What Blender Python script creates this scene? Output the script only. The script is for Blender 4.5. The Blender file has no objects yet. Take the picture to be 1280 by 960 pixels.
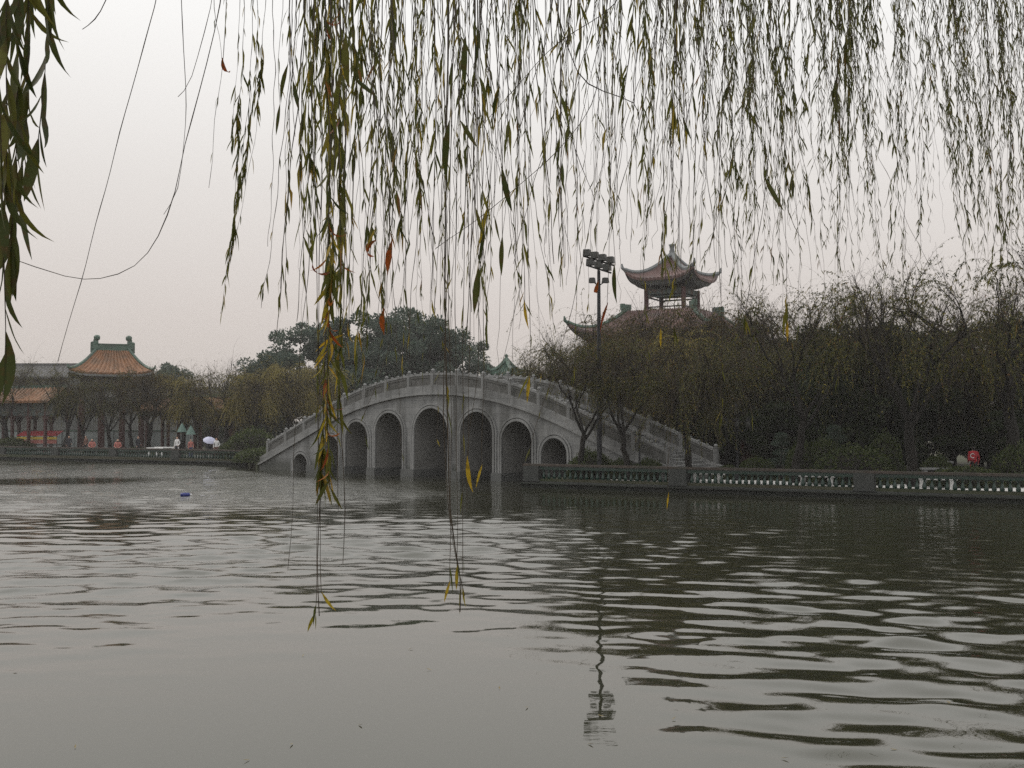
import bpy, bmesh, math, random
import numpy as np
from mathutils import Vector, Matrix, noise as mnoise
from math import sin, cos, tan, pi, radians, atan2, sqrt, exp

random.seed(7)
RNG = np.random.default_rng(11)
DENOISE = False
scene = bpy.context.scene
COL = scene.collection

# ------------------------------------------------------------------ camera
F = 1300.0                       # focal length in pixels of the 1280 x 960 photograph
CAMZ = 3.2
PITCH = math.atan(50.0 / F)
cd = bpy.data.cameras.new('camera')
cd.sensor_width = 36.0
cd.lens = 36.0 * F / 1280.0
cd.clip_start = 0.05
cd.clip_end = 6000.0
cam = bpy.data.objects.new('camera', cd)
cam.location = (0, 0, CAMZ)
cam.rotation_euler = (pi / 2 + PITCH, 0, 0)
COL.objects.link(cam)
scene.camera = cam

# ------------------------------------------------------------------ sky
SUN_EL, SUN_AZ = radians(48), radians(-70)       # azimuth measured from +Y towards +X
world = bpy.data.worlds.new('World')
scene.world = world
world.use_nodes = True
wn, wl = world.node_tree.nodes, world.node_tree.links
wn.clear()
wout = wn.new('ShaderNodeOutputWorld')
sky = wn.new('ShaderNodeTexSky')
sky.sky_type = 'NISHITA'
sky.sun_disc = False
sky.sun_elevation = SUN_EL
sky.sun_rotation = SUN_AZ
sky.dust_density = 6.0
bg1 = wn.new('ShaderNodeBackground')
bg1.inputs[1].default_value = 0.05
wl.new(sky.outputs[0], bg1.inputs[0])
# closed cloud deck: brightness grows with elevation as an overcast sky does
tc = wn.new('ShaderNodeTexCoord')
sep = wn.new('ShaderNodeSeparateXYZ')
wl.new(tc.outputs['Generated'], sep.inputs[0])
ramp = wn.new('ShaderNodeValToRGB')
cr = ramp.color_ramp
cr.elements[0].position = 0.0
cr.elements[0].color = (0.595, 0.54, 0.50, 1)
cr.elements[1].position = 1.0
cr.elements[1].color = (1.0, 0.99, 0.98, 1)
for p, c in ((0.10, (0.66, 0.605, 0.57)), (0.22, (0.765, 0.73, 0.70)), (0.36, (0.93, 0.92, 0.90))):
    e = cr.elements.new(p)
    e.color = (*c, 1)
wl.new(sep.outputs[2], ramp.inputs[0])
nz = wn.new('ShaderNodeTexNoise')
nz.inputs['Scale'].default_value = 1.6
nz.inputs['Detail'].default_value = 4
wl.new(tc.outputs['Generated'], nz.inputs['Vector'])
mr = wn.new('ShaderNodeMapRange')
mr.inputs['To Min'].default_value = 0.97
mr.inputs['To Max'].default_value = 1.03
wl.new(nz.outputs[0], mr.inputs[0])
mulc = wn.new('ShaderNodeVectorMath')
mulc.operation = 'SCALE'
wl.new(ramp.outputs[0], mulc.inputs[0])
wl.new(mr.outputs[0], mulc.inputs['Scale'])
bg2 = wn.new('ShaderNodeBackground')
bg2.inputs[1].default_value = 1.10
wl.new(mulc.outputs[0], bg2.inputs[0])
mix = wn.new('ShaderNodeMixShader')
mix.inputs[0].default_value = 0.93
wl.new(bg1.outputs[0], mix.inputs[1])
wl.new(bg2.outputs[0], mix.inputs[2])
wl.new(mix.outputs[0], wout.inputs[0])

# ------------------------------------------------------------------ sun (veiled)
sl = bpy.data.lights.new('sun', 'SUN')
sl.energy = 0.8
sl.angle = radians(14)
sl.color = (1.0, 0.93, 0.84)
sun = bpy.data.objects.new('sun', sl)
sd = Vector((sin(SUN_AZ) * cos(SUN_EL), cos(SUN_AZ) * cos(SUN_EL), sin(SUN_EL)))
sun.rotation_euler = (-sd).to_track_quat('-Z', 'Y').to_euler()
sun.location = sd * 60
COL.objects.link(sun)

vs = scene.view_settings
vs.view_transform = 'Standard'
vs.look = 'None'
vs.exposure = 0.0
vs.gamma = 1.0
vs.use_curve_mapping = False
scene.render.engine = 'CYCLES'
cy = scene.cycles
cy.use_denoising = DENOISE
try:
    cy.denoiser = 'OPENIMAGEDENOISE'
except Exception:
    pass
cy.max_bounces = 6
cy.diffuse_bounces = 2
cy.glossy_bounces = 3
cy.transmission_bounces = 3
cy.volume_bounces = 0
cy.transparent_max_bounces = 6
cy.caustics_reflective = False
cy.caustics_refractive = False

# ------------------------------------------------------------------ helpers
def pix(x, y, d):
    """photo pixel -> world point at forward distance d"""
    u, v = (x - 640.0) / F, (480.0 - y) / F
    Y = cos(PITCH) - sin(PITCH) * v
    Z = sin(PITCH) + cos(PITCH) * v
    k = d / Y
    return Vector((u * k, d, CAMZ + Z * k))

def px_at(x, d):
    return (x - 640.0) / F * d            # lateral position (near the horizon row)

def setp(o, label=None, cat=None, group=None, kind=None):
    if label: o['label'] = label
    if cat: o['category'] = cat
    if group: o['group'] = group
    if kind: o['kind'] = kind
    return o

def link(name, me, parent=None):
    o = bpy.data.objects.new(name, me)
    COL.objects.link(o)
    if parent is not None:
        o.parent = parent
    return o

def empty(name, loc=(0, 0, 0), rz=0.0):
    o = bpy.data.objects.new(name, None)
    o.empty_display_size = 0.2
    o.location = loc
    o.rotation_euler = (0, 0, rz)
    COL.objects.link(o)
    return o

def copy_tree(o, parent=None):
    c = o.copy()
    COL.objects.link(c)
    if parent is not None:
        c.parent = parent
    for ch in list(o.children):
        copy_tree(ch, c)
    return c

def np_mesh(name, V, Q=None, T=None, mats=(), qm=None, tm=None, smooth=False):
    """fast mesh from numpy arrays of vertices, quads and triangles"""
    V = np.asarray(V, dtype=np.float32).reshape(-1, 3)
    Q = np.zeros((0, 4), np.int32) if Q is None else np.asarray(Q, np.int32).reshape(-1, 4)
    T = np.zeros((0, 3), np.int32) if T is None else np.asarray(T, np.int32).reshape(-1, 3)
    me = bpy.data.meshes.new(name)
    me.vertices.add(len(V))
    me.vertices.foreach_set('co', V.ravel())
    nl = len(Q) * 4 + len(T) * 3
    me.loops.add(nl)
    me.loops.foreach_set('vertex_index', np.concatenate([Q.ravel(), T.ravel()]).astype(np.int32))
    n = len(Q) + len(T)
    me.polygons.add(n)
    st = np.concatenate([np.arange(len(Q)) * 4, len(Q) * 4 + np.arange(len(T)) * 3]).astype(np.int32)
    me.polygons.foreach_set('loop_start', st)
    for m in mats:
        me.materials.append(m)
    if qm is not None or tm is not None:
        a = np.zeros(len(Q), np.int32) if qm is None else np.asarray(qm, np.int32)
        b = np.zeros(len(T), np.int32) if tm is None else np.asarray(tm, np.int32)
        me.polygons.foreach_set('material_index', np.concatenate([a, b]).astype(np.int32))
    if smooth:
        me.polygons.foreach_set('use_smooth', np.ones(n, dtype=bool))
    me.update(calc_edges=True)
    me.validate()
    return me

class MB:
    """collects simple solids into one mesh"""
    def __init__(self):
        self.V, self.Fc, self.M = [], [], []
    def add(self, verts, faces, m=0):
        b = len(self.V)
        self.V += [tuple(v) for v in verts]
        self.Fc += [tuple(b + i for i in f) for f in faces]
        self.M += [m] * len(faces)
        return self
    def box(self, c, s, rz=0.0, m=0, taper=1.0):
        x, y, z = (s[0] / 2, s[1] / 2, s[2] / 2)
        pts = []
        for sz, k in ((-z, 1.0), (z, taper)):
            for sx, sy in ((-x, -y), (x, -y), (x, y), (-x, y)):
                px, py = sx * k, sy * k
                pts.append((c[0] + px * cos(rz) - py * sin(rz), c[1] + px * sin(rz) + py * cos(rz), c[2] + sz))
        return self.add(pts, [(3, 2, 1, 0), (4, 5, 6, 7), (0, 1, 5, 4), (1, 2, 6, 5), (2, 3, 7, 6), (3, 0, 4, 7)], m)
    def beam(self, a, b, w, h, m=0):
        """rectangular bar from a to b, w wide, h high"""
        a, b = Vector(a), Vector(b)
        t = (b - a).normalized()
        side = t.cross(Vector((0, 0, 1)))
        if side.length < 1e-4: side = Vector((1, 0, 0))
        side.normalize()
        up = side.cross(t).normalized()
        pts = []
        for p in (a, b):
            for sx, sy in ((-1, -1), (1, -1), (1, 1), (-1, 1)):
                pts.append(p + side * (sx * w / 2) + up * (sy * h / 2))
        return self.add(pts, [(3, 2, 1, 0), (4, 5, 6, 7), (0, 1, 5, 4), (1, 2, 6, 5), (2, 3, 7, 6), (3, 0, 4, 7)], m)
    def tube(self, pts, rad, n=6, m=0, cap=True):
        pts = [Vector(p) for p in pts]
        if not hasattr(rad, '__len__'): rad = [rad] * len(pts)
        rings = []
        up = Vector((0.31, 0.17, 0.94))
        for i, p in enumerate(pts):
            t = (pts[min(i + 1, len(pts) - 1)] - pts[max(i - 1, 0)])
            if t.length < 1e-9: t = Vector((0, 0, 1))
            t.normalize()
            s = t.cross(up)
            if s.length < 0.05: s = t.cross(Vector((1, 0, 0)))
            s.normalize()
            q = s.cross(t)
            rings.append([p + (s * cos(2 * pi * k / n) + q * sin(2 * pi * k / n)) * rad[i] for k in range(n)])
        V = [v for r in rings for v in r]
        Fs = []
        for i in range(len(rings) - 1):
            for k in range(n):
                a, b = i * n + k, i * n + (k + 1) % n
                Fs.append((a, b, b + n, a + n))
        if cap:
            Fs.append(tuple(range(n))[::-1])
            Fs.append(tuple((len(rings) - 1) * n + k for k in range(n)))
        return self.add(V, Fs, m)
    def lathe(self, prof, c=(0, 0, 0), n=10, m=0):
        V, Fs = [], []
        for r, z in prof:
            for k in range(n):
                V.append((c[0] + r * cos(2 * pi * k / n), c[1] + r * sin(2 * pi * k / n), c[2] + z))
        for i in range(len(prof) - 1):
            for k in range(n):
                a, b = i * n + k, i * n + (k + 1) % n
                Fs.append((a, b, b + n, a + n))
        Fs.append(tuple(range(n))[::-1])
        Fs.append(tuple((len(prof) - 1) * n + k for k in range(n)))
        return self.add(V, Fs, m)
    def prism(self, poly, z0, z1, m=0):
        n = len(poly)
        V = [(p[0], p[1], z0) for p in poly] + [(p[0], p[1], z1) for p in poly]
        Fs = [tuple(range(n))[::-1], tuple(range(n, 2 * n))]
        for i in range(n):
            j = (i + 1) % n
            Fs.append((i, j, j + n, i + n))
        return self.add(V, Fs, m)
    def mesh(self, name, mats, smooth=False, bevel=0.0):
        me = bpy.data.meshes.new(name)
        me.from_pydata(self.V, [], self.Fc)
        for mt in (mats if isinstance(mats, (list, tuple)) else [mats]):
            me.materials.append(mt)
        me.polygons.foreach_set('material_index', self.M)
        if bevel > 0:
            bm = bmesh.new()
            bm.from_mesh(me)
            bmesh.ops.bevel(bm, geom=list(bm.edges), offset=bevel, segments=1, affect='EDGES', clamp_overlap=True)
            bm.to_mesh(me)
            bm.free()
        if smooth:
            me.polygons.foreach_set('use_smooth', [True] * len(me.polygons))
        me.update()
        return me
    def build(self, name, mats, parent=None, smooth=False, bevel=0.0):
        return link(name, self.mesh(name, mats, smooth, bevel), parent)

# ------------------------------------------------------------------ materials
def new_mat(name):
    m = bpy.data.materials.new(name)
    m.use_nodes = True
    nt = m.node_tree
    nt.nodes.clear()
    out = nt.nodes.new('ShaderNodeOutputMaterial')
    return m, nt, out

def mat_surface(name, c1, c2, scale=3.0, rough=0.8, bump=0.15, c3=None, stain=None, spec=0.3, streak=False, joints=None):
    """two-tone noisy surface, optional third tone for large stains and faint block joints"""
    m, nt, out = new_mat(name)
    N, L = nt.nodes, nt.links
    b = N.new('ShaderNodeBsdfPrincipled')
    L.new(b.outputs[0], out.inputs[0])
    tcn = N.new('ShaderNodeTexCoord')
    vec = tcn.outputs['Object']
    n1 = N.new('ShaderNodeTexNoise')
    n1.inputs['Scale'].default_value = scale
    n1.inputs['Detail'].default_value = 8
    n1.inputs['Roughness'].default_value = 0.65
    L.new(vec, n1.inputs['Vector'])
    r1 = N.new('ShaderNodeValToRGB')
    r1.color_ramp.elements[0].position = 0.32
    r1.color_ramp.elements[1].position = 0.68
    r1.color_ramp.elements[0].color = (*c1, 1)
    r1.color_ramp.elements[1].color = (*c2, 1)
    L.new(n1.outputs[0], r1.inputs[0])
    colr = r1.outputs[0]
    if c3 is not None:
        mp = N.new('ShaderNodeMapping')
        if streak: mp.inputs['Scale'].default_value = (1.0, 1.0, 0.14)
        L.new(vec, mp.inputs[0])
        n2 = N.new('ShaderNodeTexNoise')
        n2.inputs['Scale'].default_value = stain or scale * 0.3
        n2.inputs['Detail'].default_value = 5
        L.new(mp.outputs[0], n2.inputs['Vector'])
        r2 = N.new('ShaderNodeValToRGB')
        r2.color_ramp.elements[0].position = 0.48
        r2.color_ramp.elements[1].position = 0.72
        L.new(n2.outputs[0], r2.inputs[0])
        mx = N.new('ShaderNodeMix')
        mx.data_type = 'RGBA'
        L.new(r2.outputs[0], mx.inputs[0])
        L.new(colr, mx.inputs[6])
        mx.inputs[7].default_value = (*c3, 1)
        colr = mx.outputs[2]
    hgt = n1.outputs[0]
    if joints:
        # ashlar courses running along the bridge, and a dark algae line at the water
        mpj = N.new('ShaderNodeMapping')
        mpj.inputs['Rotation'].default_value = (0, 0, radians(42))
        L.new(vec, mpj.inputs[0])
        sx = N.new('ShaderNodeSeparateXYZ')
        L.new(mpj.outputs[0], sx.inputs[0])
        cb = N.new('ShaderNodeCombineXYZ')
        L.new(sx.outputs[0], cb.inputs[0])
        L.new(sx.outputs[2], cb.inputs[1])
        br = N.new('ShaderNodeTexBrick')
        br.inputs['Scale'].default_value = 1.0
        br.inputs['Brick Width'].default_value = 0.95
        br.inputs['Row Height'].default_value = 0.42
        br.inputs['Mortar Size'].default_value = 0.018
        br.inputs['Mortar Smooth'].default_value = 0.5
        br.inputs['Bias'].default_value = 0.0
        br.inputs['Color1'].default_value = (0.88, 0.88, 0.88, 1)
        br.inputs['Color2'].default_value = (1.06, 1.06, 1.06, 1)
        br.inputs['Mortar'].default_value = (0.72, 0.72, 0.72, 1)
        L.new(cb.outputs[0], br.inputs['Vector'])
        mj = N.new('ShaderNodeMix'); mj.data_type = 'RGBA'; mj.blend_type = 'MULTIPLY'
        mj.inputs[0].default_value = 1.0
        L.new(colr, mj.inputs[6]); L.new(br.outputs[0], mj.inputs[7])
        ad = N.new('ShaderNodeMath'); ad.operation = 'MULTIPLY_ADD'
        L.new(n1.outputs[0], ad.inputs[0]); ad.inputs[1].default_value = -0.9
        L.new(sx.outputs[2], ad.inputs[2])
        al = N.new('ShaderNodeMapRange')
        al.inputs['From Min'].default_value = 0.0; al.inputs['From Max'].default_value = 0.5
        al.inputs['To Min'].default_value = 0.75; al.inputs['To Max'].default_value = 0.0
        L.new(ad.outputs[0], al.inputs[0])
        mg = N.new('ShaderNodeMix'); mg.data_type = 'RGBA'
        L.new(al.outputs[0], mg.inputs[0]); L.new(mj.outputs[2], mg.inputs[6])
        mg.inputs[7].default_value = (0.045, 0.05, 0.04, 1)
        colr = mg.outputs[2]
    L.new(colr, b.inputs['Base Color'])
    b.inputs['Roughness'].default_value = rough
    b.inputs['Specular IOR Level'].default_value = spec
    if bump > 0:
        bp = N.new('ShaderNodeBump')
        bp.inputs['Strength'].default_value = bump
        bp.inputs['Distance'].default_value = 0.03
        L.new(hgt, bp.inputs['Height'])
        L.new(bp.outputs[0], b.inputs['Normal'])
    return m

def mat_leaf(name, stops, trans=0.45, rough=0.5, per_object=False, spec=0.25):
    """leaf: coloured per leaf (island) or per object, partly lets the light through"""
    m, nt, out = new_mat(name)
    N, L = nt.nodes, nt.links
    if per_object:
        rnd = N.new('ShaderNodeObjectInfo').outputs['Random']
    else:
        rnd = N.new('ShaderNodeNewGeometry').outputs['Random Per Island']
    r = N.new('ShaderNodeValToRGB')
    el = r.color_ramp.elements
    el[0].position, el[0].color = stops[0][0], (*stops[0][1], 1)
    el[1].position, el[1].color = stops[-1][0], (*stops[-1][1], 1)
    for p, c in stops[1:-1]:
        e = el.new(p)
        e.color = (*c, 1)
    L.new(rnd, r.inputs[0])
    b = N.new('ShaderNodeBsdfPrincipled')
    lc = r.outputs[0]
    if per_object:
        # blotches and browning on the blades seen close by
        tcn = N.new('ShaderNodeTexCoord')
        nn = N.new('ShaderNodeTexNoise')
        nn.inputs['Scale'].default_value = 7.0
        nn.inputs['Detail'].default_value = 4
        L.new(tcn.outputs['Object'], nn.inputs['Vector'])
        rr_ = N.new('ShaderNodeMapRange')
        rr_.inputs['From Min'].default_value = 0.50; rr_.inputs['From Max'].default_value = 0.72
        L.new(nn.outputs[0], rr_.inputs[0])
        mxc = N.new('ShaderNodeMix'); mxc.data_type = 'RGBA'
        L.new(rr_.outputs[0], mxc.inputs[0]); L.new(lc, mxc.inputs[6])
        mxc.inputs[7].default_value = (0.10, 0.06, 0.02, 1)
        lc = mxc.outputs[2]
    L.new(lc, b.inputs['Base Color'])
    b.inputs['Roughness'].default_value = rough
    b.inputs['Specular IOR Level'].default_value = spec
    t = N.new('ShaderNodeBsdfTranslucent')
    L.new(lc, t.inputs[0])
    mx = N.new('ShaderNodeMixShader')
    mx.inputs[0].default_value = trans
    L.new(b.outputs[0], mx.inputs[1])
    L.new(t.outputs[0], mx.inputs[2])
    L.new(mx.outputs[0], out.inputs[0])
    return m

M = {}
M['stone'] = mat_surface('bridge_stone', (0.19, 0.195, 0.197), (0.29, 0.294, 0.29), 1.1, 0.85, 0.3, (0.10, 0.102, 0.098), 1.1, streak=True, joints=True)
M['stone_pale'] = mat_surface('carved_stone', (0.21, 0.216, 0.218), (0.30, 0.304, 0.30), 2.5, 0.85, 0.3, (0.12, 0.122, 0.118), 1.1, streak=True)
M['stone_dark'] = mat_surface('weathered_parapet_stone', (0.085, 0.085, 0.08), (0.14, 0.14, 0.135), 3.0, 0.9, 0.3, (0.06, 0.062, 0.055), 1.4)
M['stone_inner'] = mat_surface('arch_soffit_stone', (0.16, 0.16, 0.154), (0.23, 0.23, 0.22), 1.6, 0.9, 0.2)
M['stone_wet'] = mat_surface('wet_stone', (0.08, 0.085, 0.085), (0.13, 0.135, 0.13), 1.8, 0.55, 0.2)
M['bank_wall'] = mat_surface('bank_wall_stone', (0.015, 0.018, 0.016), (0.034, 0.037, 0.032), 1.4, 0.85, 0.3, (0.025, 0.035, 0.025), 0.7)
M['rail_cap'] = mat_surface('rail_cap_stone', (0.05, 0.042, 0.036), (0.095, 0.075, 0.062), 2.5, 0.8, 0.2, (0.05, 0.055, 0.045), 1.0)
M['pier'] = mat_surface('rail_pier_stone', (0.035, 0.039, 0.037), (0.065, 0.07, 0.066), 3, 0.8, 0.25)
M['glaze'] = mat_surface('green_glazed_ceramic', (0.005, 0.028, 0.019), (0.014, 0.054, 0.036), 5, 0.28, 0.05, (0.02, 0.035, 0.03), 3, spec=0.5)
M['paving'] = mat_surface('pale_paving', (0.74, 0.73, 0.70), (0.82, 0.81, 0.79), 1.2, 0.8, 0.1)
M['white_stone'] = mat_surface('white_painted_stone', (0.74, 0.74, 0.73), (0.82, 0.82, 0.81), 2, 0.6, 0.1)
M['soil'] = mat_surface('park_soil', (0.045, 0.045, 0.028), (0.08, 0.075, 0.05), 0.4, 0.95, 0.4, (0.035, 0.055, 0.022), 0.12)
M['bark'] = mat_surface('dark_bark', (0.008, 0.007, 0.006), (0.021, 0.0185, 0.015), 6, 0.95, 0.6)
M['twig'] = mat_surface('thin_twig', (0.024, 0.018, 0.011), (0.055, 0.040, 0.024), 5, 0.8, 0.0)
M['twig_near'] = mat_surface('hanging_twig', (0.035, 0.028, 0.020), (0.075, 0.055, 0.035), 20, 0.6, 0.0)
M['tile_orange'] = mat_surface('orange_roof_tile', (0.21, 0.098, 0.045), (0.31, 0.15, 0.068), 1.6, 0.6, 0.1, (0.12, 0.08, 0.05), 0.8, spec=0.5)
M['tile_red'] = mat_surface('dull_red_roof_tile', (0.125, 0.075, 0.068), (0.18, 0.105, 0.095), 2.2, 0.5, 0.1, (0.10, 0.085, 0.082), 0.8, spec=0.5)
M['tile_grey'] = mat_surface('grey_roof_tile', (0.09, 0.09, 0.09), (0.14, 0.14, 0.14), 2.2, 0.7, 0.1)
M['ridge_green'] = mat_surface('green_ridge_tile', (0.05, 0.10, 0.075), (0.085, 0.15, 0.11), 3, 0.4, 0.1, (0.05, 0.07, 0.06), 1.2, spec=0.5)
M['eave_grey'] = mat_surface('grey_green_eave', (0.15, 0.162, 0.165), (0.23, 0.245, 0.25), 3, 0.6, 0.1)
M['red_column'] = mat_surface('red_brown_lacquer', (0.055, 0.024, 0.022), (0.09, 0.036, 0.032), 3, 0.5, 0.05)
M['dark_wood'] = mat_surface('dark_painted_wood', (0.035, 0.032, 0.03), (0.07, 0.062, 0.055), 4, 0.7, 0.1)
M['frieze'] = mat_surface('painted_frieze', (0.05, 0.075, 0.075), (0.11, 0.13, 0.12), 4, 0.7, 0.1, (0.10, 0.06, 0.045), 2)
M['plaster_grey'] = mat_surface('grey_plaster', (0.16, 0.165, 0.16), (0.23, 0.235, 0.225), 0.8, 0.9, 0.1, (0.12, 0.12, 0.11), 0.4, streak=True)
M['plaster_pale'] = mat_surface('pale_blue_grey_plaster', (0.27, 0.31, 0.31), (0.36, 0.40, 0.40), 0.8, 0.9, 0.1, (0.2, 0.22, 0.22), 0.4, streak=True)
M['glass'] = mat_surface('dark_window_glass', (0.03, 0.035, 0.04), (0.05, 0.055, 0.06), 1, 0.1, 0.0, spec=0.6)
M['brick_red'] = mat_surface('brick_red_wall', (0.085, 0.032, 0.024), (0.13, 0.05, 0.038), 4, 0.9, 0.3)
M['pole'] = mat_surface('dark_grey_metal', (0.014, 0.015, 0.017), (0.026, 0.027, 0.029), 6, 0.75, 0.05, spec=0.15)
M['lamp_box'] = mat_surface('floodlight_housing', (0.022, 0.024, 0.022), (0.04, 0.042, 0.038), 8, 0.5, 0.05, spec=0.5)
M['lamp_glass'] = mat_surface('lamp_glass', (0.07, 0.073, 0.07), (0.10, 0.104, 0.10), 8, 0.2, 0.0, spec=0.5)
M['red_cloth'] = mat_surface('red_cloth', (0.36, 0.02, 0.03), (0.48, 0.04, 0.05), 6, 0.8, 0.1)
M['yellow_cloth'] = mat_surface('yellow_cloth', (0.50, 0.36, 0.05), (0.60, 0.44, 0.08), 6, 0.8, 0.1)
M['pink_cloth'] = mat_surface('salmon_cloth', (0.38, 0.13, 0.11), (0.48, 0.19, 0.16), 6, 0.8, 0.1)
M['white_cloth'] = mat_surface('white_cloth', (0.70, 0.70, 0.70), (0.80, 0.80, 0.80), 6, 0.8, 0.1)
M['lilac_cloth'] = mat_surface('lilac_white_cloth', (0.50, 0.52, 0.70), (0.62, 0.64, 0.78), 6, 0.7, 0.1)
M['dark_cloth'] = mat_surface('dark_cloth', (0.02, 0.022, 0.03), (0.04, 0.042, 0.05), 6, 0.9, 0.1)
M['blue_cloth'] = mat_surface('blue_jeans', (0.04, 0.06, 0.13), (0.06, 0.085, 0.17), 6, 0.9, 0.1)
M['brown_cloth'] = mat_surface('brown_cloth', (0.13, 0.07, 0.055), (0.18, 0.10, 0.08), 6, 0.9, 0.1)
M['green_cloth'] = mat_surface('pale_green_canvas', (0.11, 0.18, 0.16), (0.15, 0.23, 0.20), 6, 0.8, 0.1)
M['skin'] = mat_surface('skin', (0.42, 0.26, 0.19), (0.48, 0.31, 0.23), 8, 0.6, 0.0)
M['hair'] = mat_surface('black_hair', (0.010, 0.009, 0.009), (0.02, 0.018, 0.017), 8, 0.5, 0.0)
M['blue_plastic'] = mat_surface('blue_plastic', (0.01, 0.02, 0.16), (0.02, 0.035, 0.24), 5, 0.35, 0.0, spec=0.5)

M['lf_willow'] = mat_leaf('willow_leaf_far', [(0.0, (0.022, 0.032, 0.009)), (0.5, (0.058, 0.066, 0.016)), (0.80, (0.14, 0.135, 0.028)), (0.95, (0.27, 0.23, 0.04)), (1.0, (0.22, 0.08, 0.025))], 0.45)
M['lf_willow_brown'] = mat_leaf('willow_leaf_brown', [(0.0, (0.030, 0.029, 0.010)), (0.5, (0.066, 0.056, 0.018)), (0.85, (0.14, 0.105, 0.030)), (1.0, (0.22, 0.10, 0.03))], 0.45)
M['lf_gold'] = mat_leaf('willow_leaf_gold', [(0.0, (0.15, 0.15, 0.05)), (0.5, (0.30, 0.26, 0.08)), (1.0, (0.48, 0.38, 0.12))], 0.5)
M['lf_dark'] = mat_leaf('evergreen_leaf', [(0.0, (0.010, 0.020, 0.007)), (0.6, (0.027, 0.045, 0.013)), (1.0, (0.065, 0.082, 0.022))], 0.25)
M['lf_green'] = mat_leaf('broadleaf_leaf', [(0.0, (0.045, 0.075, 0.062)), (0.6, (0.080, 0.118, 0.090)), (1.0, (0.13, 0.16, 0.105))], 0.3)
M['lf_shrub'] = mat_leaf('clipped_shrub_leaf', [(0.0, (0.026, 0.042, 0.012)), (0.6, (0.058, 0.082, 0.022)), (1.0, (0.10, 0.115, 0.032))], 0.25)
M['lf_small'] = mat_leaf('hanging_leaf_small', [(0.0, (0.065, 0.078, 0.016)), (0.45, (0.115, 0.12, 0.022)), (0.8, (0.20, 0.18, 0.03)), (0.93, (0.32, 0.24, 0.03)), (1.0, (0.24, 0.08, 0.02))], 0.5)
M['lf_right'] = mat_leaf('hanging_leaf_far', [(0.0, (0.055, 0.065, 0.018)), (0.55, (0.10, 0.105, 0.022)), (0.9, (0.16, 0.145, 0.028)), (1.0, (0.18, 0.09, 0.02))], 0.5)
M['lf_near'] = mat_leaf('hanging_leaf_green', [(0.0, (0.045, 0.058, 0.016)), (0.6, (0.075, 0.085, 0.020)), (1.0, (0.14, 0.135, 0.026))], 0.4, per_object=True)
M['lf_yellow'] = mat_leaf('hanging_leaf_yellow', [(0.0, (0.26, 0.22, 0.025)), (0.6, (0.42, 0.31, 0.03)), (1.0, (0.50, 0.30, 0.03))], 0.5, per_object=True)
M['lf_red'] = mat_leaf('hanging_leaf_red', [(0.0, (0.22, 0.05, 0.02)), (0.6, (0.36, 0.085, 0.02)), (1.0, (0.42, 0.16, 0.025))], 0.45, per_object=True)
M['lf_debris'] = mat_leaf('floating_leaf', [(0.0, (0.32, 0.26, 0.12)), (1.0, (0.5, 0.45, 0.28))], 0.2, per_object=True)
# ================================================================== THE SETTING
GZ = 0.45                                         # level of the banks above the water
TH = radians(42)                                  # the bridge runs from the left bank towards the viewer's right
BO = Vector((-4.8, 62.0, 0))                      # foot of the bridge's near face under the crown
BU = Vector((cos(TH), -sin(TH), 0))               # along the bridge
BW = Vector((sin(TH), cos(TH), 0))                # across the bridge, away from the viewer
BWID = 4.6

def bpt(s, w=0.0, z=0.0):
    p = BO + BU * s + BW * w
    return Vector((p.x, p.y, z))

R0 = Vector((0.6, 53.0, 0)); R1 = Vector((40.0, 31.1, 0))        # right bank edge
L0 = Vector((-66.0, 105.5, 0)); L1 = Vector((-20.4, 80.5, 0))     # left bank edge
shore = [(-9, 1.6), (-60, 4), (-78, 60), (L0.x - 1, L0.y), (L1.x, L1.y), tuple(bpt(-17.8, -0.05)[:2]),
         tuple(bpt(-17.4, BWID)[:2]), (-9, 92), (8, 90), (15, 70), tuple(bpt(17.2, BWID)[:2]),
         tuple(bpt(11.6, -0.0)[:2]), (R0.x, R0.y), (R1.x, R1.y), (26, 24), (15.5, 12), (11, 5), (7, 1.6)]

def build_ground():
    bm = bmesh.new()
    S = 1000
    outer = [bm.verts.new((x, y, GZ)) for x, y in ((-S, -S), (S, -S), (S, S), (-S, S))]
    inner = [bm.verts.new((x, y, GZ)) for x, y in shore]
    eds = []
    for loop in (outer, inner):
        for i in range(len(loop)):
            eds.append(bm.edges.new((loop[i], loop[(i + 1) % len(loop)])))
    bmesh.ops.triangle_fill(bm, use_beauty=True, use_dissolve=False, edges=eds)
    low = [bm.verts.new((v.co.x, v.co.y, -1.2)) for v in inner]
    for i in range(len(inner)):
        j = (i + 1) % len(inner)
        bm.faces.new((inner[i], inner[j], low[j], low[i]))
    bmesh.ops.recalc_face_normals(bm, faces=bm.faces)
    me = bpy.data.meshes.new('ground')
    bm.to_mesh(me); bm.free()
    me.materials.append(M['soil'])
    setp(link('ground', me), 'dark soil of the park banks around the lake', kind='structure')
build_ground()

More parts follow.
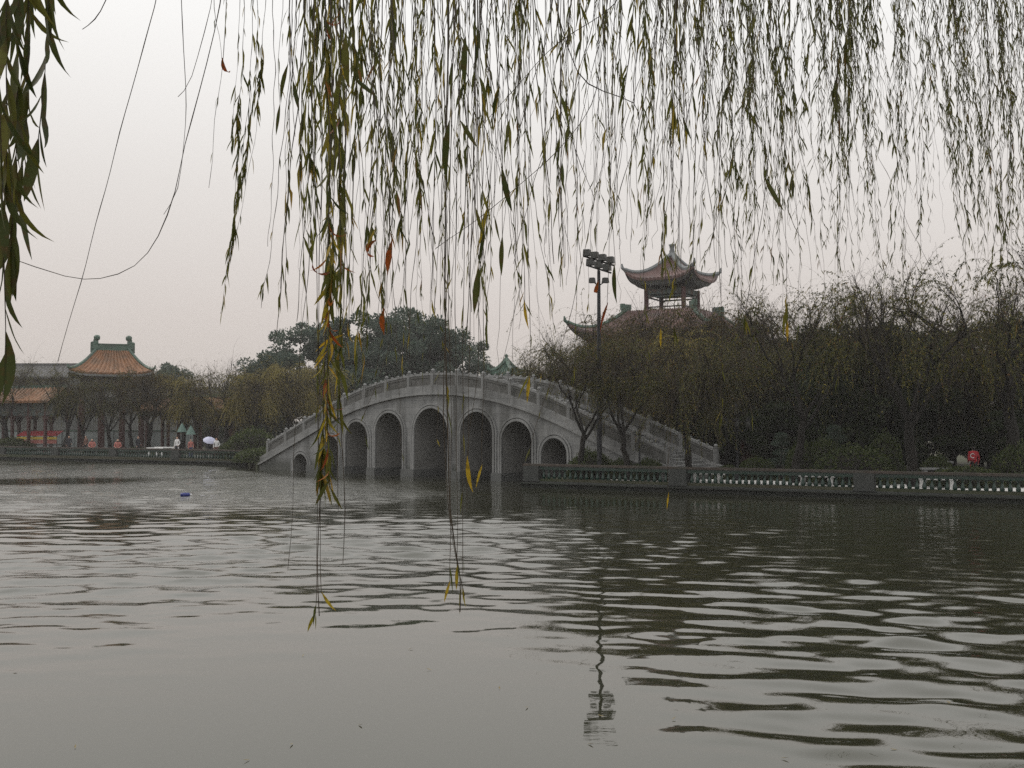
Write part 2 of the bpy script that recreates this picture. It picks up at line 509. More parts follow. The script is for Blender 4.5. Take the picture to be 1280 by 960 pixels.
# ---- water: real waves on a fan-shaped grid, finer near the viewer
def mat_water():
    m, nt, out = new_mat('lake_water')
    N, L = nt.nodes, nt.links
    b = N.new('ShaderNodeBsdfPrincipled')
    b.inputs['Base Color'].default_value = (0.028, 0.029, 0.016, 1)
    b.inputs['Specular Tint'].default_value = (1.0, 0.985, 0.90, 1)
    b.inputs['Roughness'].default_value = 0.012
    b.inputs['IOR'].default_value = 1.68
    b.inputs['Specular IOR Level'].default_value = 0.5
    L.new(b.outputs[0], out.inputs[0])
    tcn = N.new('ShaderNodeTexCoord')
    mp = N.new('ShaderNodeMapping')
    mp.inputs['Scale'].default_value = (1.3, 3.2, 1)
    L.new(tcn.outputs['Object'], mp.inputs[0])
    n1 = N.new('ShaderNodeTexNoise')
    n1.inputs['Scale'].default_value = 2.4
    n1.inputs['Detail'].default_value = 4
    n1.inputs['Roughness'].default_value = 0.55
    L.new(mp.outputs[0], n1.inputs['Vector'])
    # ripples belong to the open, wind-touched water; the lee by the near bank is calm
    at = N.new('ShaderNodeAttribute')
    at.attribute_name = 'ripple'
    mu = N.new('ShaderNodeMath'); mu.operation = 'MULTIPLY'
    L.new(n1.outputs[0], mu.inputs[0])
    L.new(at.outputs['Fac'], mu.inputs[1])
    bp = N.new('ShaderNodeBump')
    bp.inputs['Strength'].default_value = 1.0
    bp.inputs['Distance'].default_value = 0.022
    L.new(mu.outputs[0], bp.inputs['Height'])
    L.new(bp.outputs[0], b.inputs['Normal'])
    return m

def smooth01(a, b, x):
    t = np.clip((x - a) / (b - a), 0, 1)
    return t * t * (3 - 2 * t)

def build_water():
    r = np.concatenate([np.linspace(1.5, 4.8, 12), np.exp(np.linspace(math.log(5.0), math.log(150.0), 1080))])
    ang = np.concatenate([np.linspace(-88, -31, 24), np.linspace(-30, 30, 460), np.linspace(31, 88, 24)]) * pi / 180
    R, A = np.meshgrid(r, ang, indexing='ij')
    X, Y = R * np.sin(A), R * np.cos(A)
    rng = np.random.default_rng(5)
    Z = np.zeros_like(X)
    # low-frequency patches of stronger and weaker wind
    P = np.zeros_like(X)
    for i in range(10):
        k = 2 * pi / rng.uniform(7, 26); th = rng.uniform(0, 2 * pi)
        P += np.sin(k * (np.cos(th) * X * 0.7 + np.sin(th) * Y) + rng.uniform(0, 6.28))
    P = P / 10 ** 0.5
    u = X / np.maximum(Y, 0.1)
    edge = 13.5 - 4.3 * smooth01(-0.14, 0.10, u)
    wind = smooth01(edge * 0.66, edge * 1.6, R + 1.9 * P)
    near_r = smooth01(0.06, 0.34, u) * (1 - smooth01(16, 30, R))       # swell under the right-hand tree
    def seg_dist(a, b):
        dx, dy = b.x - a.x, b.y - a.y
        t = np.clip(((X - a.x) * dx + (Y - a.y) * dy) / (dx * dx + dy * dy), 0, 1)
        return np.hypot(X - a.x - t * dx, Y - a.y - t * dy)
    lee = smooth01(2.0, 5.0, seg_dist(bpt(-18), bpt(18)) + 0.5 * P) * (0.15 + 0.85 * smooth01(2.5, 9.0, seg_dist(R0, R1) + P)) * (0.3 + 0.7 * smooth01(1.0, 5.0, seg_dist(L0, L1) + P))
    side = (X - BO.x) * BW.x + (Y - BO.y) * BW.y                     # water behind the bridge is sheltered
    wind = wind * np.where(side > 0, 0.12, lee) * (1 - 0.42 * smooth01(-0.02, 0.14, u) * smooth01(12, 18, R))   # the grove shelters its side
    gust = np.clip(0.85 + 0.40 * P, 0.2, 1.7) 
    for i in range(84):
        lam = 0.33 * (2.0 / 0.33) ** rng.random()
        th = pi / 2 + rng.normal(0, 0.45) + 0.08
        k = 2 * pi / lam
        slope = 0.0142
        amp = slope / k * rng.uniform(0.5, 1.3)
        fade = 1 - smooth01(lam * 75, lam * 140, R)                     # the grid cannot hold short waves far out
        w = wind * gust
        lf_ = 1 - smooth01(-0.06, 0.10, u)                              # open water: longer waves; by the grove: finer chop
        w = w * np.where(lf_ > -1, (0.50 + 0.65 * lf_) if lam > 1.1 else ((1.15 - 0.40 * lf_) if lam < 0.7 else 1.0 + 0 * lf_), 1)
        if lam < 2.0: w = w + (0.9 if lam > 0.6 else 0.35) * near_r
        Z += amp * w * fade * np.sin(k * (np.cos(th) * X + np.sin(th) * Y) + rng.uniform(0, 6.28))
    nr, na = X.shape
    V = np.stack([X, Y, Z], -1).reshape(-1, 3)
    idx = np.arange(nr * na).reshape(nr, na)
    Q = np.stack([idx[:-1, :-1], idx[:-1, 1:], idx[1:, 1:], idx[1:, :-1]], -1).reshape(-1, 4)[:, ::-1]
    me = np_mesh('water', V, Q, mats=[mat_water()], smooth=True)
    at = me.attributes.new('ripple', 'FLOAT', 'POINT')
    rp = np.clip(wind * (0.55 + 0.35 * P), 0.05, 1.3) * (0.35 + 4.5 * smooth01(34, 60, R)) + 0.004
    at.data.foreach_set('value', rp.ravel().astype(np.float32))
    setp(link('water', me), 'grey lake water rippled by the wind', kind='structure')
build_water()

# ---- pale paving strip behind the right-hand balustrade
def strip(a, b, off0, off1, t0, t1):
    d = (b - a).normalized(); n = Vector((-d.y, d.x, 0))
    if n.y < 0: n = -n
    ln = (b - a).length
    return [a + d * (ln * t0) + n * off0, a + d * (ln * t1) + n * off0, a + d * (ln * t1) + n * off1, a + d * (ln * t0) + n * off1]
pv = MB()
q = strip(R0, R1, 0.45, 3.4, 0.10, 0.98)
pv.prism([(p.x, p.y) for p in q], GZ - 0.05, GZ + 0.012)
setp(pv.build('path', M['paving']), 'pale paved path behind the right balustrade', kind='structure')
pv = MB()
q = strip(L0, L1, 0.5, 6.0, 0.02, 0.97)
pv.prism([(p.x, p.y) for p in q], GZ - 0.05, GZ + 0.012)
setp(pv.build('path', M['plaster_grey']), 'grey paved path behind the left balustrade', kind='structure')

# ================================================================== ARCH BRIDGE
ARCH = [(0, 1.45, 4.15), (3.77, 1.27, 3.90), (6.85, 1.11, 3.36), (9.53, 0.89, 2.45), (12.74, 0.78, 1.18)]
ARCHES = sorted([(s, h, t) for s, h, t in ARCH] + [(-s, h, t) for s, h, t in ARCH[1:]])

def deck(s):
    """height of the cornice line"""
    a = abs(s)
    if a < 11: return 4.95 - 0.0184 * a * a
    return max(4.95 - 0.0184 * 121 - 0.372 * (a - 11), 0.30)

def arch_z(c, h, t, s):
    """soffit height inside an arch"""
    x = min(1.0, abs(s - c) / h)
    return t - h + h * sqrt(max(0.0, 1 - x * x))

def build_bridge():
    root = empty('arch_bridge', bpt(0, BWID / 2, 0))
    setp(root, 'grey stone arch bridge with tall narrow arches and carved parapets over the lake', 'bridge')
    inv = Matrix.Translation(-root.location)
    def put(mb, name, mat, parent=root, **kw):
        mb.V = [tuple(inv @ Vector(v)) for v in mb.V] if parent is root else mb.V
        return mb.build(name, mat, parent, **kw)
    SE = 17.6
    # body: front and back spandrel walls, soffits and jambs
    body = MB()
    for w, flip in ((0.0, False), (BWID, True)):
        segs = []
        cur = -SE
        for c, h, t in ARCHES:
            segs.append(('pier', cur, c - h)); segs.append(('arch', c, h, t)); cur = c + h
        segs.append(('pier', cur, SE))
        for sg in segs:
            if sg[0] == 'pier':
                n = max(2, int((sg[2] - sg[1]) / 0.4))
                ss = np.linspace(sg[1], sg[2], n + 1)
                bot = [-1.2] * (n + 1)
            else:
                _, c, h, t = sg
                ss = c - h * np.cos(np.linspace(0, pi, 21))
                bot = [arch_z(c, h, t, s) for s in ss]
            V = [bpt(s, w, b) for s, b in zip(ss, bot)] + [bpt(s, w, deck(s)) for s in ss]
            n = len(ss)
            Fs = [((i, i + 1, n + i + 1, n + i) if not flip else (n + i, n + i + 1, i + 1, i)) for i in range(n - 1)]
            body.add(V, Fs, 0)
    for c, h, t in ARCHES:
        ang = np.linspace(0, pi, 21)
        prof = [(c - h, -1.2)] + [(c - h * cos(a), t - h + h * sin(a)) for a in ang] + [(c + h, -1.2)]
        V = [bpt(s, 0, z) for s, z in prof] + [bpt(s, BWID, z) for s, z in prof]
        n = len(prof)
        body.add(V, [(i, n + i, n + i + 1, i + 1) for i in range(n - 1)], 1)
    for s, f in ((-SE, 1), (SE, -1)):
        V = [bpt(s, 0, -1.2), bpt(s, BWID, -1.2), bpt(s, BWID, deck(s)), bpt(s, 0, deck(s))]
        body.add(V, [(0, 1, 2, 3)] if f < 0 else [(3, 2, 1, 0)], 0)
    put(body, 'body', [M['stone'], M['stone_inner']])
    # deck with shallow steps
    dk = MB()
    ss = np.linspace(-SE, SE, 89)
    for a, b in zip(ss[:-1], ss[1:]):
        z = min(deck(a), deck(b)) + 0.42
        V = [bpt(a, 0.2, z - 0.8), bpt(b, 0.2, z - 0.8), bpt(b, BWID - 0.2, z - 0.8), bpt(a, BWID - 0.2, z - 0.8),
             bpt(a, 0.2, z), bpt(b, 0.2, z), bpt(b, BWID - 0.2, z), bpt(a, BWID - 0.2, z)]
        dk.add(V, [(3, 2, 1, 0), (4, 5, 6, 7), (0, 1, 5, 4), (1, 2, 6, 5), (2, 3, 7, 6), (3, 0, 4, 7)])
    put(dk, 'deck', M['stone'])
    def ribbon(mb, s0, s1, w0, w1, zlo, zhi, n=60):
        """bar following the cornice curve between offsets zlo..zhi, across w0..w1"""
        ss = np.linspace(s0, s1, n)
        V = []
        for s in ss:
            z = deck(s)
            V += [bpt(s, w0, z + zlo), bpt(s, w1, z + zlo), bpt(s, w1, z + zhi), bpt(s, w0, z + zhi)]
        Fs = [(0, 1, 2, 3), tuple(4 * (n - 1) + k for k in (3, 2, 1, 0))]
        for i in range(n - 1):
            for k in range(4):
                a, b = 4 * i + k, 4 * i + (k + 1) % 4
                Fs.append((a, a + 4, b + 4, b))
        mb.add(V, Fs)
    # voussoir rings and pier mouldings, a little proud of the wall
    for wf, wb in ((-0.10, 0.05), (BWID + 0.10, BWID - 0.05)):
        for c, h, t in ARCHES:
            mb = MB()
            for r0, r1, pr in ((0.0, 0.13, 1.0), (0.19, 0.30, 0.6)):
                ang = np.linspace(0, pi, 25)
                pin = [(c - h - r0, -0.6)] + [(c - (h + r0) * cos(a), t - h + (h + r0) * sin(a)) for a in ang] + [(c + h + r0, -0.6)]
                pout = [(c - h - r1, -0.6)] + [(c - (h + r1) * cos(a), t - h + (h + r1) * sin(a)) for a in ang] + [(c + h + r1, -0.6)]
                n = len(pin)
                f = wb + (wf - wb) * (0.6 + 0.4 * pr)
                V = [bpt(s, f, z) for s, z in pin] + [bpt(s, f, z) for s, z in pout] + [bpt(s, wb, z) for s, z in pin] + [bpt(s, wb, z) for s, z in pout]
                Fs = []
                for i in range(n - 1):
                    Fs += [(i, i + 1, n + i + 1, n + i), (n + i, n + i + 1, 3 * n + i + 1, 3 * n + i), (2 * n + i, 2 * n + i + 1, i + 1, i)]
                mb.add(V, Fs)
            put(mb, 'arch_ring', M['stone_pale'])
    # plinth ledge just above the water on each pier
    edges = [-SE] + [e for c, h, t in ARCHES for e in (c - h, c + h)] + [SE]
    for i in range(1, len(edges) // 2 - 1):
        a, b = edges[2 * i], edges[2 * i + 1]
        mb = MB()
        V = [bpt(s, w, z) for z in (-1.0, 0.46) for s, w in ((a + 0.02, -0.16), (b - 0.02, -0.16), (b - 0.02, BWID + 0.16), (a + 0.02, BWID + 0.16))]
        V2 = [bpt(s, w, z) for z in (-1.0, 0.46) for s, w in ((a - 0.05, -0.16), (b + 0.05, -0.16), (b + 0.05, BWID + 0.16), (a - 0.05, BWID + 0.16))]
        mb.add(V2, [(3, 2, 1, 0), (4, 5, 6, 7), (0, 1, 5, 4), (1, 2, 6, 5), (2, 3, 7, 6), (3, 0, 4, 7)])
        put(mb, 'pier_plinth', M['stone_wet'])
    # cornice, parapet band, posts, panels, handrails on both sides
    post_me = MB()
    post_me.box((0, 0, 0.42), (0.22, 0.22, 0.84)).box((0, 0, 0.86), (0.26, 0.26, 0.05))
    post_me.lathe([(0.05, 0), (0.10, 0.04), (0.115, 0.09), (0.08, 0.15), (0.03, 0.18)], (0, 0, 0.885), 8)
    post_me = post_me.mesh('post', M['stone_pale'], bevel=0.0)
    nP = 17
    ps = np.linspace(-16.7, 16.7, nP)
    for side, w in ((0, 0.12), (1, BWID - 0.12)):
        sg = -1 if side == 0 else 1
        mb = MB()
        ribbon(mb, -SE, SE, w - 0.27 if side == 0 else w + 0.27, w + 0.10 if side == 0 else w - 0.10, 0.0, 0.13)
        put(mb, 'cornice', M['stone_pale'])
        mb = MB()
        ribbon(mb, -SE + 0.1, SE - 0.1, w - 0.17 if side == 0 else w + 0.17, w + 0.16 if side == 0 else w - 0.16, 0.132, 0.56)
        put(mb, 'parapet_band', M['stone'])
        for i, s in enumerate(ps):
            p = link('post', post_me, root)
            p.location = bpt(s, w, deck(s) + 0.5) - root.location
            p.rotation_euler = (0, 0, -TH)
        for i in range(nP - 1):
            a, b = ps[i] + 0.10, ps[i + 1] - 0.10
            centre = (a * b < 0) or abs(a + b) < 1.6 and abs(a + b) > 1e9
            mb = MB()
            n = 6
            ss = np.linspace(a, b, n)
            V = []
            for s in ss:
                z = deck(s)
                V += [bpt(s, w - 0.055, z + 0.56), bpt(s, w + 0.055, z + 0.56), bpt(s, w + 0.055, z + 1.16), bpt(s, w - 0.055, z + 1.16)]
            Fs = [(0, 1, 2, 3), tuple(4 * (n - 1) + k for k in (3, 2, 1, 0))]
            for j in range(n - 1):
                for k in range(4):
                    x, y = 4 * j + k, 4 * j + (k + 1) % 4
                    Fs.append((x, x + 4, y + 4, y))
            mb.add(V, Fs)
            # sunk field framed by raised borders
            for fa, fb, z0, z1 in ((0.0, 1.0, 0.56, 0.66), (0.0, 1.0, 1.04, 1.158), (0.0, 0.09, 0.662, 1.038), (0.91, 1.0, 0.662, 1.038)):
                ws = (w - 0.085, w + 0.085)
                s0, s1 = a + (b - a) * fa, a + (b - a) * fb
                V = []
                for s in (s0, s1):
                    z = deck(s)
                    V += [bpt(s, ws[0], z + z0), bpt(s, ws[1], z + z0), bpt(s, ws[1], z + z1), bpt(s, ws[0], z + z1)]
                mb.add(V, [(0, 1, 2, 3), (7, 6, 5, 4), (0, 4, 5, 1), (1, 5, 6, 2), (2, 6, 7, 3), (3, 7, 4, 0)])
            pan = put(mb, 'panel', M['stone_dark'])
            mb = MB()
            ss = np.linspace(a, b, 9)
            for s0, s1 in zip(ss[:-1], ss[1:]):
                mb.beam(bpt(s0, w, deck(s0) + 1.235) - root.location, bpt(s1 + 0.004, w, deck(s1) + 1.235) - root.location, 0.20, 0.13)
            # small carved scrolls along the top
            for k in range(3):
                s = a + (b - a) * (0.22 + 0.28 * k)
                c = bpt(s, w, deck(s) + 1.30) - root.location
                mb.lathe([(0.03, -0.02), (0.09, 0.01), (0.08, 0.06), (0.03, 0.09)], c, 6)
            mb.build('handrail', M['stone_pale'], pan)
    return root
build_bridge()

# ================================================================== BALUSTRADES ALONG THE BANKS
def baluster_mesh(h, mat):
    k = h / 0.62
    prof = [(0.085, 0.0), (0.085, 0.05), (0.045, 0.07), (0.06, 0.12), (0.105, 0.20), (0.10, 0.29), (0.055, 0.42), (0.04, 0.50), (0.06, 0.555), (0.085, 0.57), (0.085, 0.62)]
    return MB().lathe([(r * 0.95, z * k) for r, z in prof], (0, 0, 0), 7).mesh('baluster', mat, smooth=True)

def build_balustrade(a, b, piers, label, pitch=0.285):
    """wall plinth + rail with glazed balusters; piers are distances along the run"""
    d = (b - a); ln = d.length; d.normalize()
    rz = atan2(d.y, d.x)
    n = Vector((-d.y, d.x, 0))
    if n.y < 0: n = -n
    root = empty('balustrade', (a.x, a.y, 0), rz)
    setp(root, label, 'balustrade')
    side = 1 if n.dot(Vector((-d.y, d.x, 0))) > 0 else -1     # +y local points to the land
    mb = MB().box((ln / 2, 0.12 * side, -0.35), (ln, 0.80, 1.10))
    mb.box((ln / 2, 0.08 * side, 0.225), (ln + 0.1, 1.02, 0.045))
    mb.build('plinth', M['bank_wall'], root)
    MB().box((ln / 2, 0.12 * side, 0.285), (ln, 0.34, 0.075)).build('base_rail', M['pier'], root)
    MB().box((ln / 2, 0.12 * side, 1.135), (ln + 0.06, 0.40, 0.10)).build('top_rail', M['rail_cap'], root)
    MB().box((ln / 2, 0.12 * side, 1.00), (ln - 0.02, 0.22, 0.17)).build('under_rail', M['glaze'], root)
    hb = 0.915 - 0.322
    bme = baluster_mesh(hb, M['glaze'])
    pw = 0.86
    pm = MB().box((0, 0, 0.70), (pw, 0.44, 0.76)).box((0, 0, 0.36), (pw + 0.08, 0.50, 0.09)).mesh('pier', M['pier'])
    for p in piers:
        o = link('pier', pm, root); o.location = (p, 0.12 * side, 0.0)
    for p0, p1 in zip(piers[:-1], piers[1:]):
        s0, s1 = p0 + pw / 2 + 0.06, p1 - pw / 2 - 0.06
        k = max(1, int((s1 - s0) / pitch))
        for i in range(k):
            o = link('baluster', bme, root)
            o.location = (s0 + (i + 0.5) * (s1 - s0) / k, 0.12 * side, 0.322)
    return root

def along(a, b, x):
    """distance along a->b where pixel column x meets the run"""
    d = (b - a); u = (x - 640) / F
    t = (u * a.y - a.x) / (d.x - u * d.y)
    return t * d.length
rp = [0.45] + [along(R0, R1, x) for x in (847, 1079)]
rp += [rp[-1] + 7.2, rp[-1] + 14.4, rp[-1] + 21.6]
build_balustrade(R0, R1, rp, 'dark balustrade with green vase balusters in front of the clipped shrubs and floodlight pole')
ll = (L1 - L0).length
lp = [0.45 + i * (ll - 0.9) / 7 for i in range(8)]
build_balustrade(L0, L1, lp, 'green glazed balustrade below the colonnade and the orange-roofed gate pavilion', 0.30)
# ================================================================== ROOFS
def slope_pt(eL, eR, rL, rR, u, v, sag, lift):
    """point on a concave roof slope: u 0..1 along the eave, v 0..1 eave to ridge"""
    a = eL.lerp(eR, u); b = rL.lerp(rR, u)
    p = a.lerp(b, v)
    p.z -= sag * 4 * v * (1 - v)
    c = abs(2 * u - 1)
    p.z += lift * c ** 4 * (1 - v) ** 3
    return p

def roof_slope(name, eL, eR, rL, rR, mat, parent, sag=0.2, lift=0.0, tile=0.32, amp=0.10, nv=9):
    """one tiled slope with raised rows of half-round tiles"""
    eL, eR, rL, rR = map(Vector, (eL, eR, rL, rR))
    n = max(3, int((eR - eL).length / tile))
    nu = n * 4
    nrm = (eR - eL).cross(rL.lerp(rR, 0.5) - eL).normalized()
    if nrm.z < 0: nrm = -nrm
    V = []
    for j in range(nv):
        for i in range(nu + 1):
            p = slope_pt(eL, eR, rL, rR, i / nu, j / (nv - 1), sag, lift)
            k = (0, 0.8, 1.0, 0.8)[i % 4]
            V.append(p + nrm * (amp * k))
    Fs = [(j * (nu + 1) + i, j * (nu + 1) + i + 1, (j + 1) * (nu + 1) + i + 1, (j + 1) * (nu + 1) + i) for j in range(nv - 1) for i in range(nu)]
    b = len(V)
    # soffit and thick eave edge
    for i in range(nu + 1):
        p = slope_pt(eL, eR, rL, rR, i / nu, 0, sag, lift)
        V.append(p - Vector((0, 0, 0.16)))
    Fs += [(b + i, b + i + 1, i + 1, i) for i in range(nu)]
    mb = MB(); mb.add(V, Fs)
    return mb.build(name, mat, parent)

def ridge_tube(mb, f, n=12, r=0.14, m=0):
    mb.tube([f(i / n) for i in range(n + 1)], r, 6, m)

def pyramid_roof(root, c, ze, za, R, rot, mat, sag, lift, eave_mat, ridge_mat, tile=0.32, top=0.0, double=True):
    """square roof on half-diagonal R whose corners curl up; top = half-diagonal of a flat cut"""
    cor = [Vector((c[0] + R * cos(rot + k * pi / 2), c[1] + R * sin(rot + k * pi / 2), ze)) for k in range(4)]
    up = [Vector((c[0] + top * cos(rot + k * pi / 2), c[1] + top * sin(rot + k * pi / 2), za)) for k in range(4)]
    for k in range(4):
        eL, eR, rL, rR = cor[k], cor[(k + 1) % 4], up[k], up[(k + 1) % 4]
        s = roof_slope('roof_slope', eL, eR, rL, rR, mat, root, sag, lift, tile)
        # eave board below the tiles
        mb = MB()
        n = 24
        pts = [slope_pt(eL, eR, rL, rR, i / n, 0.0, sag, lift) for i in range(n + 1)]
        cc = Vector((c[0], c[1], 0))
        V = []
        for p in pts:
            inn = (cc - Vector((p.x, p.y, 0))).normalized()
            q = p + inn * 0.12
            V += [q + Vector((0, 0, -0.14)), q + Vector((0, 0, -0.46)) + inn * 0.35, q + inn * (R * 0.40) + Vector((0, 0, -0.32 + lift * -0.2))]
        Fs = []
        for i in range(n):
            a = 3 * i
            Fs += [(a, a + 1, a + 4, a + 3), (a + 1, a + 2, a + 5, a + 4)]
        mb.add(V, Fs)
        mb.build('eave', eave_mat, root)
        mb = MB()
        f = lambda t: slope_pt(eL, eR, rL, rR, 0.0, t, sag, lift) + Vector((0, 0, 0.10))
        ridge_tube(mb, f, 14, 0.20)
        tip = f(0); out = (tip - Vector((c[0], c[1], tip.z))).normalized()
        mb.tube([tip, tip + out * 0.22 + Vector((0, 0, 0.16)), tip + out * 0.26 + Vector((0, 0, 0.5))], [0.15, 0.13, 0.06], 6)
        mb.build('hip_ridge', ridge_mat, root)
    return cor

def local_parts(root):
    """children were built in world space: shift them so the root sits at its base"""
    for ch in list(root.children):
        ch.matrix_parent_inverse = Matrix.Translation(-Vector(root.location))

# ---- two-tier tower on the right
def build_tower():
    D = 86.0
    k = D / F
    cx = px_at(841, D)
    root = empty('pavilion_tower', (cx, D, GZ))
    setp(root, 'tall pavilion tower with a red pointed roof above a broad curved lower roof', 'tower')
    zz = lambda y: CAMZ + (530 - y) * k
    rot = radians(180 + 14.7)
    R = 63 * k
    pyramid_roof(root, (cx, D), zz(352), zz(317), R, rot, M['tile_red'], 0.42, 0.75, M['eave_grey'], M['eave_grey'], 0.34)
    MB().lathe([(0.34, 0), (0.34, 0.12), (0.18, 0.2), (0.24, 0.42), (0.17, 0.60), (0.22, 0.9), (0.29, 1.0), (0.10, 1.08)], (cx, D, zz(320)), 10).build('finial', M['eave_grey'], root, smooth=True)
    # upper columns and frieze
    rc = 0.55 * R
    cs = [Vector((cx + rc * cos(rot + j * pi / 2), D + rc * sin(rot + j * pi / 2), 0)) for j in range(4)]
    for p in cs:
        MB().lathe([(0.24, zz(395)), (0.24, zz(394)), (0.19, zz(393)), (0.19, zz(362))], (p.x, p.y, 0), 10).build('column', M['red_column'], root)
    for j in range(4):
        a, b = cs[j], cs[(j + 1) % 4]
        mb = MB().beam((a.x, a.y, zz(366)), (b.x, b.y, zz(366)), 0.16, 0.42)
        mb.beam((a.x, a.y, zz(372)), (b.x, b.y, zz(372)), 0.08, 0.12)
        mb.build('frieze', M['frieze'], root)
        q = a.lerp(b, 0.14); w_ = a.lerp(b, 0.86)
        for e, f_ in ((a, q), (b, w_)):
            MB().beam((e.x, e.y, zz(375)), (f_.x, f_.y, zz(371)), 0.06, 0.16).build('bracket', M['frieze'], root)
        mb = MB().beam((a.x, a.y, zz(385)), (b.x, b.y, zz(385)), 0.10, 0.10)
        for t in np.linspace(0.1, 0.9, 7):
            p = a.lerp(b, t)
            mb.box((p.x, p.y, zz(389)), (0.06, 0.06, 0.5))
        mb.build('railing', M['dark_wood'], root)
    # lower roof
    R2 = 138 * k
    pyramid_roof(root, (cx, D), zz(422), zz(391), R2, rot, M['tile_red'], 0.45, 0.95, M['eave_grey'], M['ridge_green'], 0.36, top=R * 0.98)
    up = R * 0.98
    tp = [Vector((cx + up * cos(rot + j * pi / 2), D + up * sin(rot + j * pi / 2), 0)) for j in range(4)]
    MB().prism([(p.x, p.y) for p in tp], zz(394), zz(391.5)).build('terrace', M['eave_grey'], root)
    for j in range(4):
        p = tp[j]
        MB().box((p.x, p.y, zz(389)), (0.75, 0.35, 0.9), rot + j * pi / 2).box((p.x + 0.3 * cos(rot + j * pi / 2), p.y + 0.3 * sin(rot + j * pi / 2), zz(385)), (0.35, 0.3, 0.5), rot + j * pi / 2).build('ridge_ornament', M['ridge_green'], root)
    # walls and columns below
    rw = R2 * 0.60
    wp = [Vector((cx + rw * cos(rot + j * pi / 2), D + rw * sin(rot + j * pi / 2), 0)) for j in range(4)]
    MB().prism([(p.x, p.y) for p in wp], GZ - 0.05, zz(420)).build('wall', M['plaster_grey'], root)
    rcol = R2 * 0.78
    cp = [Vector((cx + rcol * cos(rot + j * pi / 2), D + rcol * sin(rot + j * pi / 2), 0)) for j in range(4)]
    for j in range(4):
        a, b = cp[j], cp[(j + 1) % 4]
        for t in (0.0, 0.33, 0.67):
            p = a.lerp(b, t)
            MB().lathe([(0.42, GZ - 0.05), (0.42, GZ + 0.3), (0.30, GZ + 0.35), (0.30, zz(424))], (p.x, p.y, 0), 10).build('column', M['red_column'], root)
        MB().beam((a.x, a.y, zz(430)), (b.x, b.y, zz(430)), 0.3, 0.6).build('frieze', M['frieze'], root)
        a, b = wp[j], wp[(j + 1) % 4]
        for t in (0.2, 0.5, 0.8):
            p = a.lerp(b, t); dr = (b - a).normalized(); o = Vector((dr.y, -dr.x, 0))
            if o.dot(p - Vector((cx, D, 0))) < 0: o = -o
            c = p + o * 0.04
            wd = MB().beam((c.x - dr.x * 0.7, c.y - dr.y * 0.7, zz(446)), (c.x + dr.x * 0.7, c.y + dr.y * 0.7, zz(446)), 0.1, 1.3)
            w1 = wd.build('window', M['dark_wood'], root)
            g = MB()
            for sx in (-0.33, 0.33):
                e = c + o * 0.055 + dr * sx
                g.beam((e.x - dr.x * 0.27, e.y - dr.y * 0.27, zz(446)), (e.x + dr.x * 0.27, e.y + dr.y * 0.27, zz(446)), 0.03, 1.05)
            g.build('pane', M['glass'], w1)
    # skirt gallery with its own red tiled lean-to roof
    ro, ri = R2 * 1.18, R2 * 0.80
    go = [Vector((cx + ro * cos(rot + j * pi / 2), D + ro * sin(rot + j * pi / 2), zz(472))) for j in range(4)]
    gi = [Vector((cx + ri * cos(rot + j * pi / 2), D + ri * sin(rot + j * pi / 2), zz(457))) for j in range(4)]
    for j in range(4):
        roof_slope('gallery_roof', go[j], go[(j + 1) % 4], gi[j], gi[(j + 1) % 4], M['tile_red'], root, 0.15, 0.3, 0.36)
    local_parts(root)
build_tower()

def build_small_kiosk_roof():
    D = 92.0; k = D / F
    cx = px_at(633, D)
    zz = lambda y: CAMZ + (530 - y) * k
    root = empty('small_pavilion', (cx, D, GZ))
    setp(root, 'small pavilion with a green pointed roof showing just above the bridge parapet', 'pavilion')
    pyramid_roof(root, (cx, D), zz(468), zz(450), 21 * k, radians(200), M['ridge_green'], 0.15, 0.2, M['eave_grey'], M['ridge_green'], 0.3)
    MB().lathe([(0.16, 0), (0.2, 0.15), (0.12, 0.3), (0.15, 0.5), (0.04, 0.62)], (cx, D, zz(451)), 8).build('finial', M['ridge_green'], root)
    for j in range(4):
        a = radians(200) + j * pi / 2
        MB().lathe([(0.16, GZ - 0.05), (0.16, zz(466))], (cx + 1.1 * cos(a), D + 1.1 * sin(a), 0), 8).build('column', M['red_column'], root)
    local_parts(root)
build_small_kiosk_roof()

